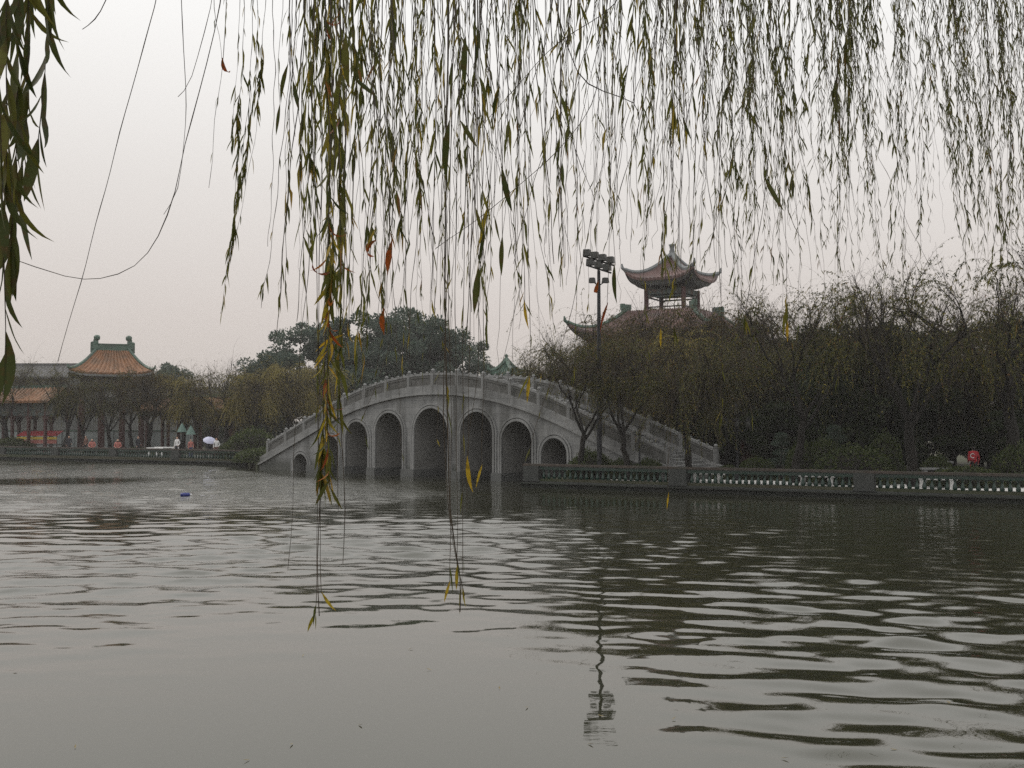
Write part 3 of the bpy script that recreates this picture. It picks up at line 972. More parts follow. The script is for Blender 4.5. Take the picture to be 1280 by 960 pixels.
def hip_gable_roof(root, c, rz, ze, zr, hx, hy, rx, mat, ridge_mat, eave_mat, sag, lift, tile=0.34, ornaments=True):
    """roof with a straight ridge along local x (half length rx) over a hx by hy plan"""
    def W(x, y, z): return Vector((c[0] + x * cos(rz) - y * sin(rz), c[1] + x * sin(rz) + y * cos(rz), z))
    e = [W(-hx, -hy, ze), W(hx, -hy, ze), W(hx, hy, ze), W(-hx, hy, ze)]
    rl, rr = W(-rx, 0, zr), W(rx, 0, zr)
    quads = [(e[0], e[1], rl, rr), (e[1], e[2], rr, rr), (e[2], e[3], rr, rl), (e[3], e[0], rl, rl)]
    for q in quads:
        roof_slope('roof_slope', *q, mat, root, sag, lift, tile)
        mb = MB()
        n = 16
        pts = [slope_pt(*q, i / n, 0.0, sag, lift) for i in range(n + 1)]
        for a, b in zip(pts[:-1], pts[1:]):
            mb.beam(a - Vector((0, 0, 0.24)), b - Vector((0, 0, 0.24)), 0.22, 0.20)
        mb.build('eave', eave_mat, root)
    for q in quads:
        mb = MB()
        f = lambda t: slope_pt(*q, 0.0, t, sag, lift) + Vector((0, 0, 0.12))
        ridge_tube(mb, f, 12, 0.17)
        tip = f(0); out = (tip - Vector((c[0], c[1], tip.z))).normalized()
        mb.tube([tip, tip + out * 0.2 + Vector((0, 0, 0.14)), tip + out * 0.24 + Vector((0, 0, 0.4))], [0.16, 0.13, 0.05], 6)
        mb.build('hip_ridge', ridge_mat, root)
    mb = MB().beam(rl + Vector((0, 0, 0.2)), rr + Vector((0, 0, 0.2)), 0.32, 0.62)
    mb.beam(rl + Vector((0, 0, 0.56)), rr + Vector((0, 0, 0.56)), 0.42, 0.10)
    mb.build('main_ridge', ridge_mat, root)
    if ornaments:
        for p, s in ((rl, -1), (rr, 1)):
            d = Vector((cos(rz), sin(rz), 0)) * s
            m_ = MB()
            m_.box(p + d * 0.1 + Vector((0, 0, 0.55)), (0.62, 0.40, 0.95), rz, taper=0.75)
            m_.lathe([(0.22, 0), (0.32, 0.12), (0.34, 0.36), (0.24, 0.5), (0.08, 0.56)], p + d * 0.0 + Vector((0, 0, 0.95)), 8)
            m_.lathe([(0.13, 0), (0.18, 0.08), (0.18, 0.22), (0.06, 0.3)], p + d * 0.44 + Vector((0, 0, 0.52)), 8)
            m_.box(p + d * 0.40 + Vector((0, 0, 0.12)), (0.42, 0.3, 0.9), rz)
            m_.build('ridge_ornament', ridge_mat, root)
    return W

def build_gate():
    D = 108.0; k = D / F
    cx = px_at(140, D)
    zz = lambda y: CAMZ + (530 - y) * k
    rz = radians(20)
    root = empty('gate_pavilion', (cx, D, GZ))
    setp(root, 'tall gate pavilion with an orange tiled roof, green ridges and red-brown columns', 'pavilion')
    W = hip_gable_roof(root, (cx, D), rz, zz(468), zz(437), 3.95, 2.9, 1.55, M['tile_orange'], M['ridge_green'], M['eave_grey'], 0.28, 0.35, 0.50)
    # beam storey with lattice windows below the eaves
    MB().box((cx, D, zz(480)), (6.0, 4.0, 1.5), rz).build('frieze', M['frieze'], root)
    for x in np.linspace(-2.4, 2.4, 5):
        p = W(x, -2.04, zz(480))
        w = MB().box(p, (0.75, 0.1, 0.9), rz).build('window', M['dark_wood'], root)
        MB().box(W(x, -2.10, zz(480)), (0.56, 0.03, 0.7), rz).build('pane', M['glass'], w)
    for x in (-2.9, -1.0, 1.0, 2.9):
        for y in (-1.9, 1.9):
            p = W(x, y, 0)
            MB().lathe([(0.44, GZ - 0.05), (0.44, GZ + 0.28), (0.30, GZ + 0.34), (0.28, zz(487))], (p.x, p.y, 0), 10).build('column', M['red_column'], root)
    for y in (-1.9, 1.9):
        MB().beam(W(-2.9, y, zz(500)), W(2.9, y, zz(500)), 0.2, 0.45).build('tie_beam', M['frieze'], root)
    local_parts(root)
build_gate()

def build_corridor(x0, x1, D0, D1, y_r, y_e, y_b, cols, label, roofmat, name='roofed_colonnade', depth=2.6):
    """covered walk: columns, painted frieze and tiled ridge roof"""
    a = Vector((px_at(x0, D0), D0, 0)); b = Vector((px_at(x1, D1), D1, 0))
    d = (b - a); ln = d.length; d.normalize(); n = Vector((-d.y, d.x, 0))
    root = empty(name, (a.x, a.y, GZ))
    setp(root, label, 'colonnade')
    k = (D0 + D1) / 2 / F
    zz = lambda y: CAMZ + (530 - y) * k
    ze, zr, zb = zz(y_e), zz(y_r), zz(y_b)
    hb = depth / 2
    o = 0.75
    f0, f1 = a - n * (hb + o), b - n * (hb + o)
    g0, g1 = a + n * (hb + o), b + n * (hb + o)
    up = lambda p, z: Vector((p.x, p.y, z))
    roof_slope('roof_slope', up(f0, ze), up(f1, ze), up(a, zr), up(b, zr), roofmat, root, 0.12, 0.0, 0.55, 0.13)
    roof_slope('roof_slope', up(g1, ze), up(g0, ze), up(b, zr), up(a, zr), roofmat, root, 0.12, 0.0, 0.55, 0.13)
    MB().beam(up(a, zr + 0.1), up(b, zr + 0.1), 0.28, 0.34).build('main_ridge', M['ridge_green'], root)
    for sgn in (-1, 1):
        p, q = a + n * hb * sgn, b + n * hb * sgn
        MB().beam(up(p, (ze + zb) / 2), up(q, (ze + zb) / 2), 0.16, max(0.3, ze - zb)).build('frieze', M['frieze'], root)
        for c in range(cols):
            t = (c + 0.5) / cols
            e = p.lerp(q, t)
            mb = MB().box((e.x, e.y, (GZ + ze) / 2 - 0.05), (0.24, 0.24, ze - GZ), atan2(d.y, d.x))
            mb.box((e.x, e.y, GZ + 0.15), (0.36, 0.36, 0.35), atan2(d.y, d.x))
            for s in (-1, 1):
                h = e + d * (0.42 * s)
                mb.beam((e.x, e.y, zb - 0.6), (h.x, h.y, zb - 0.02), 0.1, 0.2)
            mb.build('column', M['red_column'], root)
    MB().box(((a.x + b.x) / 2, (a.y + b.y) / 2, GZ + 0.06), (ln, depth, 0.16), atan2(d.y, d.x)).build('floor_slab', M['plaster_grey'], root)
    local_parts(root)
build_corridor(-75, 82, 108, 100, 486, 503, 520, 8, 'orange-roofed colonnade with slim dark columns sheltering the red and yellow stall', M['tile_orange'])
build_corridor(188, 312, 106, 98, 497, 512, 520, 6, 'low orange-roofed colonnade half hidden behind willows beside the gate pavilion', M['tile_orange'])

def build_hall(x0, x1, D, y_r, y_e, rows, label, wallm, roofm, nwin):
    k = D / F
    a, b = px_at(x0, D), px_at(x1, D)
    zz = lambda y: CAMZ + (530 - y) * k
    root = empty('long_hall', ((a + b) / 2, D, GZ))
    setp(root, label, 'building')
    w = b - a; dp = 9.0
    MB().box(((a + b) / 2, D + dp / 2, (GZ + zz(y_e)) / 2 - 0.1), (w, dp, zz(y_e) - GZ + 0.2)).build('wall', wallm, root)
    e, r = zz(y_e) + 0.02, zz(y_r)
    f = lambda x, y, z: Vector((x, y, z))
    roof_slope('roof_slope', f(a - 0.6, D - 0.8, e), f(b + 0.6, D - 0.8, e), f(a - 0.2, D + dp / 2, r), f(b + 0.2, D + dp / 2, r), roofm, root, 0.15, 0.0, 0.5)
    roof_slope('roof_slope', f(b + 0.6, D + dp + 0.8, e), f(a - 0.6, D + dp + 0.8, e), f(b + 0.2, D + dp / 2, r), f(a - 0.2, D + dp / 2, r), roofm, root, 0.15, 0.0, 0.5)
    MB().beam(f(a, D + dp / 2, r + 0.15), f(b, D + dp / 2, r + 0.15), 0.3, 0.4).build('main_ridge', M['tile_grey'], root)
    for yw in rows:
        for i in range(nwin):
            x = a + w * (i + 0.5) / nwin
            wd = MB().box((x, D - 0.03, zz(yw)), (w / nwin * 0.5, 0.12, 1.25)).build('window', M['dark_wood'], root)
            for s in (-1, 1):
                MB().box((x + s * w / nwin * 0.115, D - 0.10, zz(yw)), (w / nwin * 0.2, 0.03, 1.05)).build('pane', M['glass'], wd)
    local_parts(root)
build_hall(-60, 84, 126, 455, 472, (482, 510), 'long grey hall with a low grey roof behind the left colonnade', M['plaster_grey'], M['tile_grey'], 9)
build_hall(92, 262, 130, 486, 499, (512,), 'low grey hall with a flat ridge behind the gate pavilion', M['plaster_grey'], M['tile_grey'], 9)

def low_wall(x0, x1, D0, D1, y_t, label, matw, cap, name='garden_wall'):
    a = Vector((px_at(x0, D0), D0, 0)); b = Vector((px_at(x1, D1), D1, 0))
    k = (D0 + D1) / 2 / F
    zt = CAMZ + (530 - y_t) * k
    root = empty(name, (a.x, a.y, GZ))
    setp(root, label, 'wall')
    MB().beam((a.x, a.y, (GZ + zt) / 2), (b.x, b.y, (GZ + zt) / 2), 0.24, zt - GZ).build('wall_face', matw, root)
    MB().beam((a.x, a.y, zt + 0.06), (b.x, b.y, zt + 0.06), 0.36, 0.14).build('coping', cap, root)
    n = max(2, int((b - a).length / 4))
    for i in range(n + 1):
        p = a.lerp(b, i / n)
        MB().box((p.x, p.y - 0.14, (GZ + zt) / 2 - 0.03), (0.34, 0.24, zt - GZ - 0.06)).build('pilaster', matw, root)
    local_parts(root)
low_wall(-50, 240, 116, 112, 539, 'pale blue-grey garden wall behind the left colonnade and gate columns', M['plaster_pale'], M['ridge_green'])
low_wall(928, 968, 59, 58.4, 549, 'short brick-red wall behind the lantern lamp post', M['brick_red'], M['brick_red'])
# ================================================================== TREES
def ribbons(P, W):
    """P: (n, k, 3) polylines, W: (n, k) half widths -> flat ribbons (two crossed faces per twig)"""
    n, k, _ = P.shape
    a = RNG.uniform(0, pi, n)
    side = np.stack([np.cos(a), np.sin(a), np.zeros(n)], -1)[:, None, :]
    L = P - side * W[..., None]; R = P + side * W[..., None]
    V = np.stack([L, R], 2).reshape(-1, 3)
    base = (np.arange(n) * k * 2)[:, None] + np.arange(k - 1)[None, :] * 2
    Q = np.stack([base, base + 1, base + 3, base + 2], -1).reshape(-1, 4)
    return V, Q

def leaf_quads(C, D, L, Wd, rng=RNG):
    """diamond leaves at C pointing along D, length L, width Wd"""
    n = len(C)
    D = D / np.linalg.norm(D, axis=1, keepdims=True)
    r = rng.normal(size=(n, 3))
    S = np.cross(D, r); S /= np.linalg.norm(S, axis=1, keepdims=True) + 1e-9
    L = np.broadcast_to(L, n)[:, None]; Wd = np.broadcast_to(Wd, n)[:, None]
    N = np.cross(D, S)
    V = np.stack([C, C + D * L * 0.45 + S * Wd + N * L * 0.04, C + D * L, C + D * L * 0.45 - S * Wd + N * L * 0.04], 1).reshape(-1, 3)
    Q = np.arange(n * 4).reshape(n, 4)
    return V, Q

def limb_paths(rng, h_trunk, lean, n_limb, spread, height, forks=2, r0=0.22):
    """trunk and recursive limbs: list of (points, radii); returns tips too"""
    paths, tips = [], []
    top = np.array([lean[0], lean[1], h_trunk])
    k = 7
    tr = np.array([[lean[0] * (t ** 1.4) + rng.normal(0, 0.05) * (t > 0), lean[1] * (t ** 1.4) + rng.normal(0, 0.05) * (t > 0), h_trunk * t] for t in np.linspace(0, 1, k)])
    tr[-1] = top
    paths.append((tr, np.linspace(r0 * 1.25, r0 * 0.85, k)))
    def grow(p, d, ln, r, lev):
        m = 6
        pts = [np.array(p)]
        d = np.array(d, float)
        for i in range(m - 1):
            d = d + rng.normal(0, 0.16, 3) + np.array([0, 0, 0.05])
            d /= np.linalg.norm(d)
            pts.append(pts[-1] + d * ln / (m - 1))
        pts = np.array(pts)
        paths.append((pts, np.linspace(r, r * 0.45, m)))
        if lev <= 0:
            tips.append((pts, d))
            return
        tips.append((pts[2:], d))
        for j in range(rng.integers(2, 4)):
            a = rng.uniform(0, 2 * pi)
            nd = d + np.array([cos(a), sin(a), rng.uniform(-0.1, 0.5)]) * rng.uniform(0.45, 0.8)
            nd /= np.linalg.norm(nd)
            grow(pts[rng.integers(3, m)], nd, ln * rng.uniform(0.6, 0.85), r * 0.5, lev - 1)
    for i in range(n_limb):
        a = 2 * pi * i / n_limb + rng.uniform(-0.4, 0.4)
        d = np.array([cos(a) * spread, sin(a) * spread, 1.0]); d /= np.linalg.norm(d)
        grow(top if i else tr[-2], d, height * rng.uniform(0.36, 0.5), r0 * 0.55, forks)
    return paths, tips

def paths_mesh(name, paths, mat, n=6):
    mb = MB()
    for p, r in paths:
        mb.tube([tuple(x) for x in p], list(r), n, cap=False)
    return mb.mesh(name, mat, smooth=True)

def make_willow(seed, height=10.5, h_trunk=3.2, lean=(0.4, 0.0), n_limb=4, spread=0.75, twigs=2600, leaves=15000, droop=1.0, leaf='lf_willow', upright=0.35, thin=1.0):
    """bare-ish weeping tree: trunk + limbs, fine twigs that rise and hang, sparse small leaves"""
    rng = np.random.default_rng(seed)
    paths, tips = limb_paths(rng, h_trunk, lean, n_limb, spread, height - h_trunk, 2)
    tm = paths_mesh('trunk', paths, M['bark'])
    k = 9
    st, dr = [], []
    for i in range(twigs):
        pts, d = tips[rng.integers(len(tips))]
        j = rng.integers(0, len(pts) - 1); f = rng.random()
        st.append(pts[j] * (1 - f) + pts[j + 1] * f)
        a = rng.uniform(0, 2 * pi)
        dd = d * 0.7 + np.array([cos(a), sin(a), 0]) * rng.uniform(0.2, 0.9) + np.array([0, 0, rng.uniform(0.0, 0.9)])
        dr.append(dd / np.linalg.norm(dd))
    P = np.zeros((twigs, k, 3)); P[:, 0] = np.array(st)
    D = np.array(dr)
    up = rng.random(twigs) < upright
    ln = np.where(up, rng.uniform(0.8, 2.2, twigs), rng.uniform(1.6, 4.6, twigs))
    g = np.where(up, 0.06, rng.uniform(0.22, 0.5, twigs) * droop)
    for i in range(1, k):
        D = D + rng.normal(0, 0.10, D.shape)
        D[:, 2] -= g
        D /= np.linalg.norm(D, axis=1, keepdims=True)
        P[:, i] = P[:, i - 1] + D * (ln / (k - 1))[:, None]
    P[..., 2] = np.maximum(P[..., 2], 0.5)
    W = thin * np.linspace(0.010, 0.0045, k)[None, :] * rng.uniform(0.7, 1.4, (twigs, 1))
    V, Q = ribbons(P, W)
    wm = np_mesh('twigs', V, Q, mats=[M['twig']])
    # leaves stay on in clumps; the upright top twigs are mostly bare
    q = P[:, k // 2]
    wt = np.exp(2.2 * (np.sin(q[:, 0] * 1.7 + seed) + np.sin(q[:, 1] * 1.9 + seed * 2.0) + np.sin(q[:, 2] * 2.1 + seed * 3.0)) / 1.7)
    wt *= np.where(up, 0.12, 1.0) * np.clip(1.6 - q[:, 2] / q[:, 2].max(), 0.15, 1.0)
    ti = rng.choice(twigs, leaves, p=wt / wt.sum()); si = rng.integers(1, k - 1, leaves); f = rng.random(leaves)[:, None]
    C = P[ti, si] * (1 - f) + P[ti, si + 1] * f
    dirs = (P[ti, si + 1] - P[ti, si]) / 0.3 * 0.4 + rng.normal(0, 0.45, (leaves, 3)) + np.array([0, 0, -0.7])
    V, Q = leaf_quads(C, dirs, rng.uniform(0.09, 0.19, leaves), rng.uniform(0.014, 0.026, leaves), rng)
    lm = np_mesh('crown', V, Q, mats=[M[leaf]])
    return tm, wm, lm

def make_broadleaf(seed, height=11, h_trunk=2.4, width=5.0, leaves=16000, leaf='lf_dark', low=0.25, size=(0.16, 0.34), clumps=46, cone=0.0):
    """leafy tree: clumps of small leaf faces around limb ends, gaps between clumps"""
    rng = np.random.default_rng(seed)
    paths, tips = limb_paths(rng, h_trunk, (rng.normal(0, 0.2), rng.normal(0, 0.2)), 5, 0.7, height - h_trunk, 1, 0.26)
    tm = paths_mesh('trunk', paths, M['bark'])
    cs, rs = [], []
    while len(cs) < clumps:
        p = rng.uniform(-1, 1, 3)
        if p @ p > 1: continue
        q = np.linalg.norm(p)
        if q < 0.35 and rng.random() < 0.7: continue
        zf = (p[2] + 1) / 2
        wx = width * (1 - cone * zf)
        z = height * (low + (1 - low) * zf) - 0.7
        cs.append([p[0] * wx, p[1] * wx, z]); rs.append(rng.uniform(0.55, 1.25) * width / 5.0)
    cs, rs = np.array(cs), np.array(rs)
    ci = rng.integers(0, clumps, leaves)
    d = rng.normal(size=(leaves, 3)); d /= np.linalg.norm(d, axis=1, keepdims=True)
    rad = rs[ci] * rng.random(leaves) ** 0.45
    C = cs[ci] + d * rad[:, None] * np.array([1.15, 1.15, 0.7])
    C[:, 2] = np.maximum(C[:, 2], 0.15)
    dirs = d + rng.normal(0, 0.5, d.shape)
    V, Q = leaf_quads(C, dirs, rng.uniform(*size, leaves), rng.uniform(size[0] * 0.3, size[1] * 0.3, leaves), rng)
    lm = np_mesh('crown', V, Q, mats=[M[leaf]])
    return tm, None, lm

def place_tree(kind, proto, x, d, rz, sc, label, group=None, base=GZ, sz=None, cat='tree'):
    tm, wm, lm = proto
    o = empty(kind, (px_at(x, d), d, base - 0.03), rz)
    o.scale = (sc, sc, sz or sc)
    setp(o, label, cat, group)
    link('trunk', tm, o)
    c = setp(link('crown', lm, o), kind='stuff')
    if wm is not None:
        setp(link('twigs', wm, c), kind='stuff')
    return o

WP = [make_willow(21, 9.0, 3.0, (0.5, 0), 4, 0.70, 1700, 24000),
      make_willow(22, 9.4, 3.4, (-0.3, 0.2), 4, 0.65, 1700, 20000, leaf='lf_willow_brown', upright=0.3),
      make_willow(23, 8.6, 2.6, (-0.7, 0), 3, 0.85, 1600, 22000),
      make_willow(24, 8.6, 2.8, (0.2, 0.3), 5, 0.75, 1700, 26000, leaf='lf_gold', upright=0.15, droop=1.2),
      # thin-crowned ones whose bare tops stand against the sky
      make_willow(25, 11.0, 3.4, (0.6, 0.1), 4, 0.55, 1100, 8500, leaf='lf_willow', upright=0.45, thin=0.8),
      make_willow(26, 11.2, 3.0, (-0.5, 0.2), 5, 0.50, 1200, 9000, upright=0.55, thin=0.8)]
EP = [make_broadleaf(31, 9.5, 2.2, 4.2, 17000, 'lf_dark', 0.16),
      make_broadleaf(32, 11, 2.6, 4.8, 17000, 'lf_dark', 0.20),
      make_broadleaf(33, 12.5, 2.5, 5.6, 26000, 'lf_green', 0.14, (0.18, 0.36), clumps=85),
      make_broadleaf(34, 11.5, 2.5, 5.0, 24000, 'lf_green', 0.12, (0.18, 0.36), cone=0.45, clumps=80)]
MARKS = [(700, 'bridge stairs'), (749, 'floodlight pole'), (800, 'short slim lamp post'), (862, 'thick-trunked willow'), (921, 'lantern lamp post'), (950, 'brick-red wall'), (992, 'forked willow'), (1042, 'small layered pine'),
         (1085, 'widest clipped shrub'), (1140, 'tall bare-topped willow'), (1176, 'small stone table'), (1216, 'person in the red jacket'), (1262, 'spreading willow')]
def mark(x):
    return min(MARKS, key=lambda m: abs(m[0] - x))[1]

# ---- willows standing along the right balustrade (trunk column, distance, prototype, scale)
front = [(722, 52.3, 4, 0.66, 0.4, 'slim thin-crowned willow before the bridge stairs left of the floodlight pole'),
         (786, 51.2, 4, 0.68, 2.2, 'willow with a straight dark trunk between the floodlight pole and the short lamp post'),
         (862, 49.6, 0, 0.74, 4.0, 'thick-trunked willow standing at the foot of the bridge stairs'),
         (992, 48.5, 4, 0.86, 0.1, 'forked willow rising behind the balustrade beside the lantern lamp post'),
         (1140, 45.6, 5, 0.97, 1.3, 'tall bare-topped willow behind the balustrade by the long stone bench'),
         (1080, 52.0, 4, 0.95, 2.9, 'tall thin willow just left of the bare-topped willow by the bench'),
         (1268, 46.0, 5, 1.18, 5.1, 'spreading willow at the end of the bushes past the person in red')]
for x, d, p, s, rz, lb in front:
    place_tree('willow_tree', WP[p], x, d, rz, s, lb, 'willows along the right bank')
back = [(692, 70, 1, 0.72, 1.0), (730, 66, 2, 0.88, 0.3), (768, 67, 0, 1.05, 2.0), (806, 66, 1, 1.09, 5.0), (845, 69, 2, 1.13, 3.1),
        (880, 64, 0, 1.09, 0.9), (916, 66, 1, 1.15, 4.1), (948, 62, 2, 0.98, 2.6),
        (1108, 57, 2, 0.98, 1.1), (1222, 54, 0, 0.82, 2.9), (1312, 54, 0, 1.12, 1.7), (785, 60, 1, 0.9, 1.4), (828, 60, 3, 0.90, 2.2), (905, 58, 2, 0.9, 3.9)]
for x, d, p, s, rz in back:
    c = {0: 'olive', 1: 'brown', 2: 'olive', 3: 'golden'}[p]
    place_tree('willow_tree', WP[p], x, d, rz, s, c + ' drooping willow in the grove behind the ' + mark(x), 'willows in the right grove')
ever = [(915, 78, 1, 0.86), (962, 70, 0, 0.98), (1005, 74, 1, 0.88), (1050, 64, 0, 1.02), (1098, 70, 1, 0.90), (1150, 66, 0, 0.95), (1190, 72, 1, 0.92), (1238, 62, 0, 0.98),
        (1286, 68, 1, 0.95), (1335, 60, 0, 1.1), (870, 76, 0, 0.9), (800, 78, 1, 0.72), (738, 80, 0, 0.66)]
for i, (x, d, p, s) in enumerate(ever):
    place_tree('evergreen_tree', EP[p], x, d, i * 1.7, s, 'tall dark evergreen at the back of the grove behind the ' + mark(x), 'dark evergreens of the right grove')
for i, x in enumerate((872, 905, 938, 968, 1000, 1030, 1062, 1095, 1128, 1160, 1192, 1225, 1258, 1292)):
    place_tree('evergreen_bush', EP[i % 2], x, 58.5 - (x - 870) * 0.018 + (i % 3) * 1.6, i * 2.1, 0.40 + 0.05 * (i % 3), 'low dark evergreen bush in the shade behind the ' + mark(x), 'dark understorey of the right grove', cat='bush')
place_tree('evergreen_tree', EP[1], 1062, 53.5, 0.8, 0.80, 'clumpy dark evergreen whose crown stands against the sky between two tall willows', 'dark evergreens of the right grove')
place_tree('evergreen_tree', EP[0], 1108, 55.0, 2.8, 0.86, 'dark evergreen just behind the tall bare-topped willow', 'dark evergreens of the right grove')
# ---- mound of green trees behind the bridge
for i, (x, d, p, s, sz, lb) in enumerate([(345, 116, 2, 0.98, 0.95, 'lowest hazy green tree at the golden-willow end of the mound behind the bridge'), (392, 121, 2, 1.2, 1.24, 'hazy green tree behind the smallest bridge arches'), (442, 117, 2, 1.3, 1.30, 'broad hazy green tree beside the tallest of the mound behind the bridge'),
                                       (492, 122, 3, 1.45, 1.52, 'tallest hazy green tree of the mound behind the bridge'), (530, 118, 2, 1.2, 1.34, 'hazy green tree behind the crown of the bridge'), (566, 121, 2, 0.98, 1.14, 'last hazy green tree of the mound before the small green pavilion roof')]):
    place_tree('broadleaf_tree', EP[p], x, d, i * 2.3, s, lb, 'green trees behind the bridge', sz=sz)
place_tree('broadleaf_tree', EP[2], 205, 138, 1.0, 0.9, 'rounded green tree rising behind the gate pavilion roof', base=GZ, sz=0.93)
for i, (x, d, s) in enumerate([(240, 132, 0.5), (268, 130, 0.52), (296, 128, 0.5), (322, 127, 0.55), (345, 126, 0.5), (612, 118, 0.42), (645, 116, 0.45), (680, 112, 0.5), (715, 108, 0.5), (20, 140, 0.5)]):
    place_tree('broadleaf_tree', EP[3], x, d, i * 1.3, s, 'low hazy green tree filling the gap between the far buildings and the willows', 'low trees in the far gaps')
# ---- willows along the left bank
lw = [(108, 98, 5, 0.72, 'brown willow before the near corner of the gate pavilion'), (166, 98, 4, 0.76, 'brown willow between the right-hand gate columns'),
      (12, 101, 4, 0.84, 'willow with a dark trunk in front of the colonnade end column'), (80, 96, 4, 0.78, 'slim willow at the end of the colonnade beside the stall'),
      (139, 95, 5, 0.76, 'slim forked willow between the gate columns by the salmon seated person'), (186, 97, 1, 0.86, 'brown willow before the right side of the gate pavilion'),
      (228, 96, 3, 0.82, 'pale golden willow beside the green parasols'), (288, 92, 5, 0.84, 'bare spreading willow with several stems behind the umbrella'),
      (322, 90, 3, 0.84, 'golden willow drooping beside the bridge foot'), (358, 93, 3, 0.92, 'golden willow behind the lowest bridge parapet'), (396, 96, 3, 0.92, 'golden-olive willow behind the smallest arches of the bridge'), (300, 99, 3, 0.74, 'golden willow behind the bare willow with several stems')]
for i, (x, d, p, s, lb) in enumerate(lw):
    place_tree('willow_tree', WP[p], x, d, i * 1.9 + 0.4, s, lb, 'willows along the left bank')
for i, (x, d, p, s, lb) in enumerate([(-20, 118, 4, 0.85, 'end of the left colonnade'), (28, 120, 4, 0.8, 'left colonnade roof'), (66, 116, 5, 0.78, 'gap between the left colonnade and the gate'), (252, 122, 4, 0.82, 'green parasols'), (282, 118, 5, 0.84, 'low colonnade past the gate'),
                                     (306, 116, 4, 0.8, 'golden willows'), (622, 100, 4, 0.74, 'small green pavilion roof'), (655, 96, 5, 0.80, 'bridge parapet left of the tower'), (690, 92, 4, 0.92, 'overhanging eave of the tower')]):
    place_tree('willow_tree', WP[p], x, d, i * 2.9, s, 'bare twiggy willow standing far back by the ' + lb, 'bare willows at the back')

# ---- clipped shrubs
def make_shrub(seed, w, h, leaves=3800, leaf='lf_shrub', sz=(0.05, 0.10)):
    rng = np.random.default_rng(seed)
    d = rng.normal(size=(leaves, 3)); d[:, 2] = np.abs(d[:, 2]); d /= np.linalg.norm(d, axis=1, keepdims=True)
    bump = 1 + 0.07 * np.sin(d[:, 0] * 7 + seed) * np.cos(d[:, 1] * 6) + rng.normal(0, 0.03, leaves)
    rad = (rng.uniform(0.80, 1.0, leaves) * bump)[:, None]
    C = d * rad * np.array([w, w, h])
    V, Q = leaf_quads(C, d + rng.normal(0, 0.55, d.shape), rng.uniform(*sz, leaves), rng.uniform(sz[0] * 0.3, sz[1] * 0.35, leaves), rng)
    fol = np_mesh('foliage', V, Q, mats=[M[leaf]])
    core = MB().lathe([(w * 0.80, 0), (w * 0.82, h * 0.3), (w * 0.66, h * 0.6), (w * 0.36, h * 0.8), (w * 0.05, h * 0.86)], (0, 0, 0), 14).mesh('shade_core', M['bark'], smooth=True)  # solid dark core, standing in for the shade inside the foliage
    return fol, core
SH = [make_shrub(1, 1.0, 0.75), make_shrub(2, 1.0, 1.0), make_shrub(3, 1.0, 0.55)]
def place_shrub(p, x, d, sx, sz, label, group='clipped shrubs behind the right balustrade'):
    fol, core = SH[p]
    o = empty('clipped_shrub', (px_at(x, d), d, GZ - 0.02), x * 0.37)
    o.scale = (sx, sx, sz)
    setp(o, label, 'shrub', group)
    setp(link('foliage', fol, o), kind='stuff')
    link('shade_core', core, o)
    return o
SHL = {1066: 'widest clipped shrub, a low green dome against the right balustrade', 1206: 'wide low clipped shrub in front of the person in red', 738: 'clipped shrub at the foot of the floodlight pole'}
for x, sx, sz, off in ((738, 1.15, 1.45, 1.7), (776, 0.9, 1.3, 1.9), (812, 0.95, 1.4, 1.6), (945, 1.0, 1.1, 3.2), (908, 0.7, 0.95, 2.4), (1003, 0.85, 1.5, 2.0), (1030, 1.05, 1.6, 2.4), (1066, 1.85, 1.35, 1.4),
                   (1206, 1.6, 0.92, 1.3), (1272, 1.1, 1.9, 2.2), (1105, 0.9, 1.8, 3.0), (1170, 0.8, 1.3, 3.2)):
    t = along(R0, R1, x); p = R0 + (R1 - R0).normalized() * t
    place_shrub(int(x) % 3, x, p.y + off + (1.6 if x > 830 else 0.0), sx * 1.05, sz * 1.30, SHL.get(x, 'rounded clipped green shrub just behind the right balustrade near the ' + mark(x)))
LSH = {158: 'between the gate columns', 172: 'beside the person in black', 300: 'below the bare willow with several stems', 316: 'below the golden willows, tallest of its row', 332: 'below the golden willows, next to the bridge parapet', 326: 'overhanging the corner at the bridge foot', 318: 'overhanging the water before the bridge foot', 210: 'left of the person in white', 122: 'beside the dull pink seated person', 15: 'at the colonnade end left of the stall'}
for x, sx, sz, d in ((158, 1.5, 0.9, 94.5), (172, 1.3, 0.7, 94), (300, 1.9, 1.9, 84.5), (316, 2.2, 2.4, 83), (332, 1.8, 1.7, 81), (326, 1.9, 1.5, 76.6), (318, 1.5, 1.2, 78.2), (210, 1.3, 0.8, 90), (122, 1.2, 0.8, 97), (15, 2.2, 1.9, 100)):
    place_shrub(int(x) % 3, x, d, sx, sz, 'rounded dark shrub behind the green balustrade ' + LSH[x], 'shrubs on the left bank')
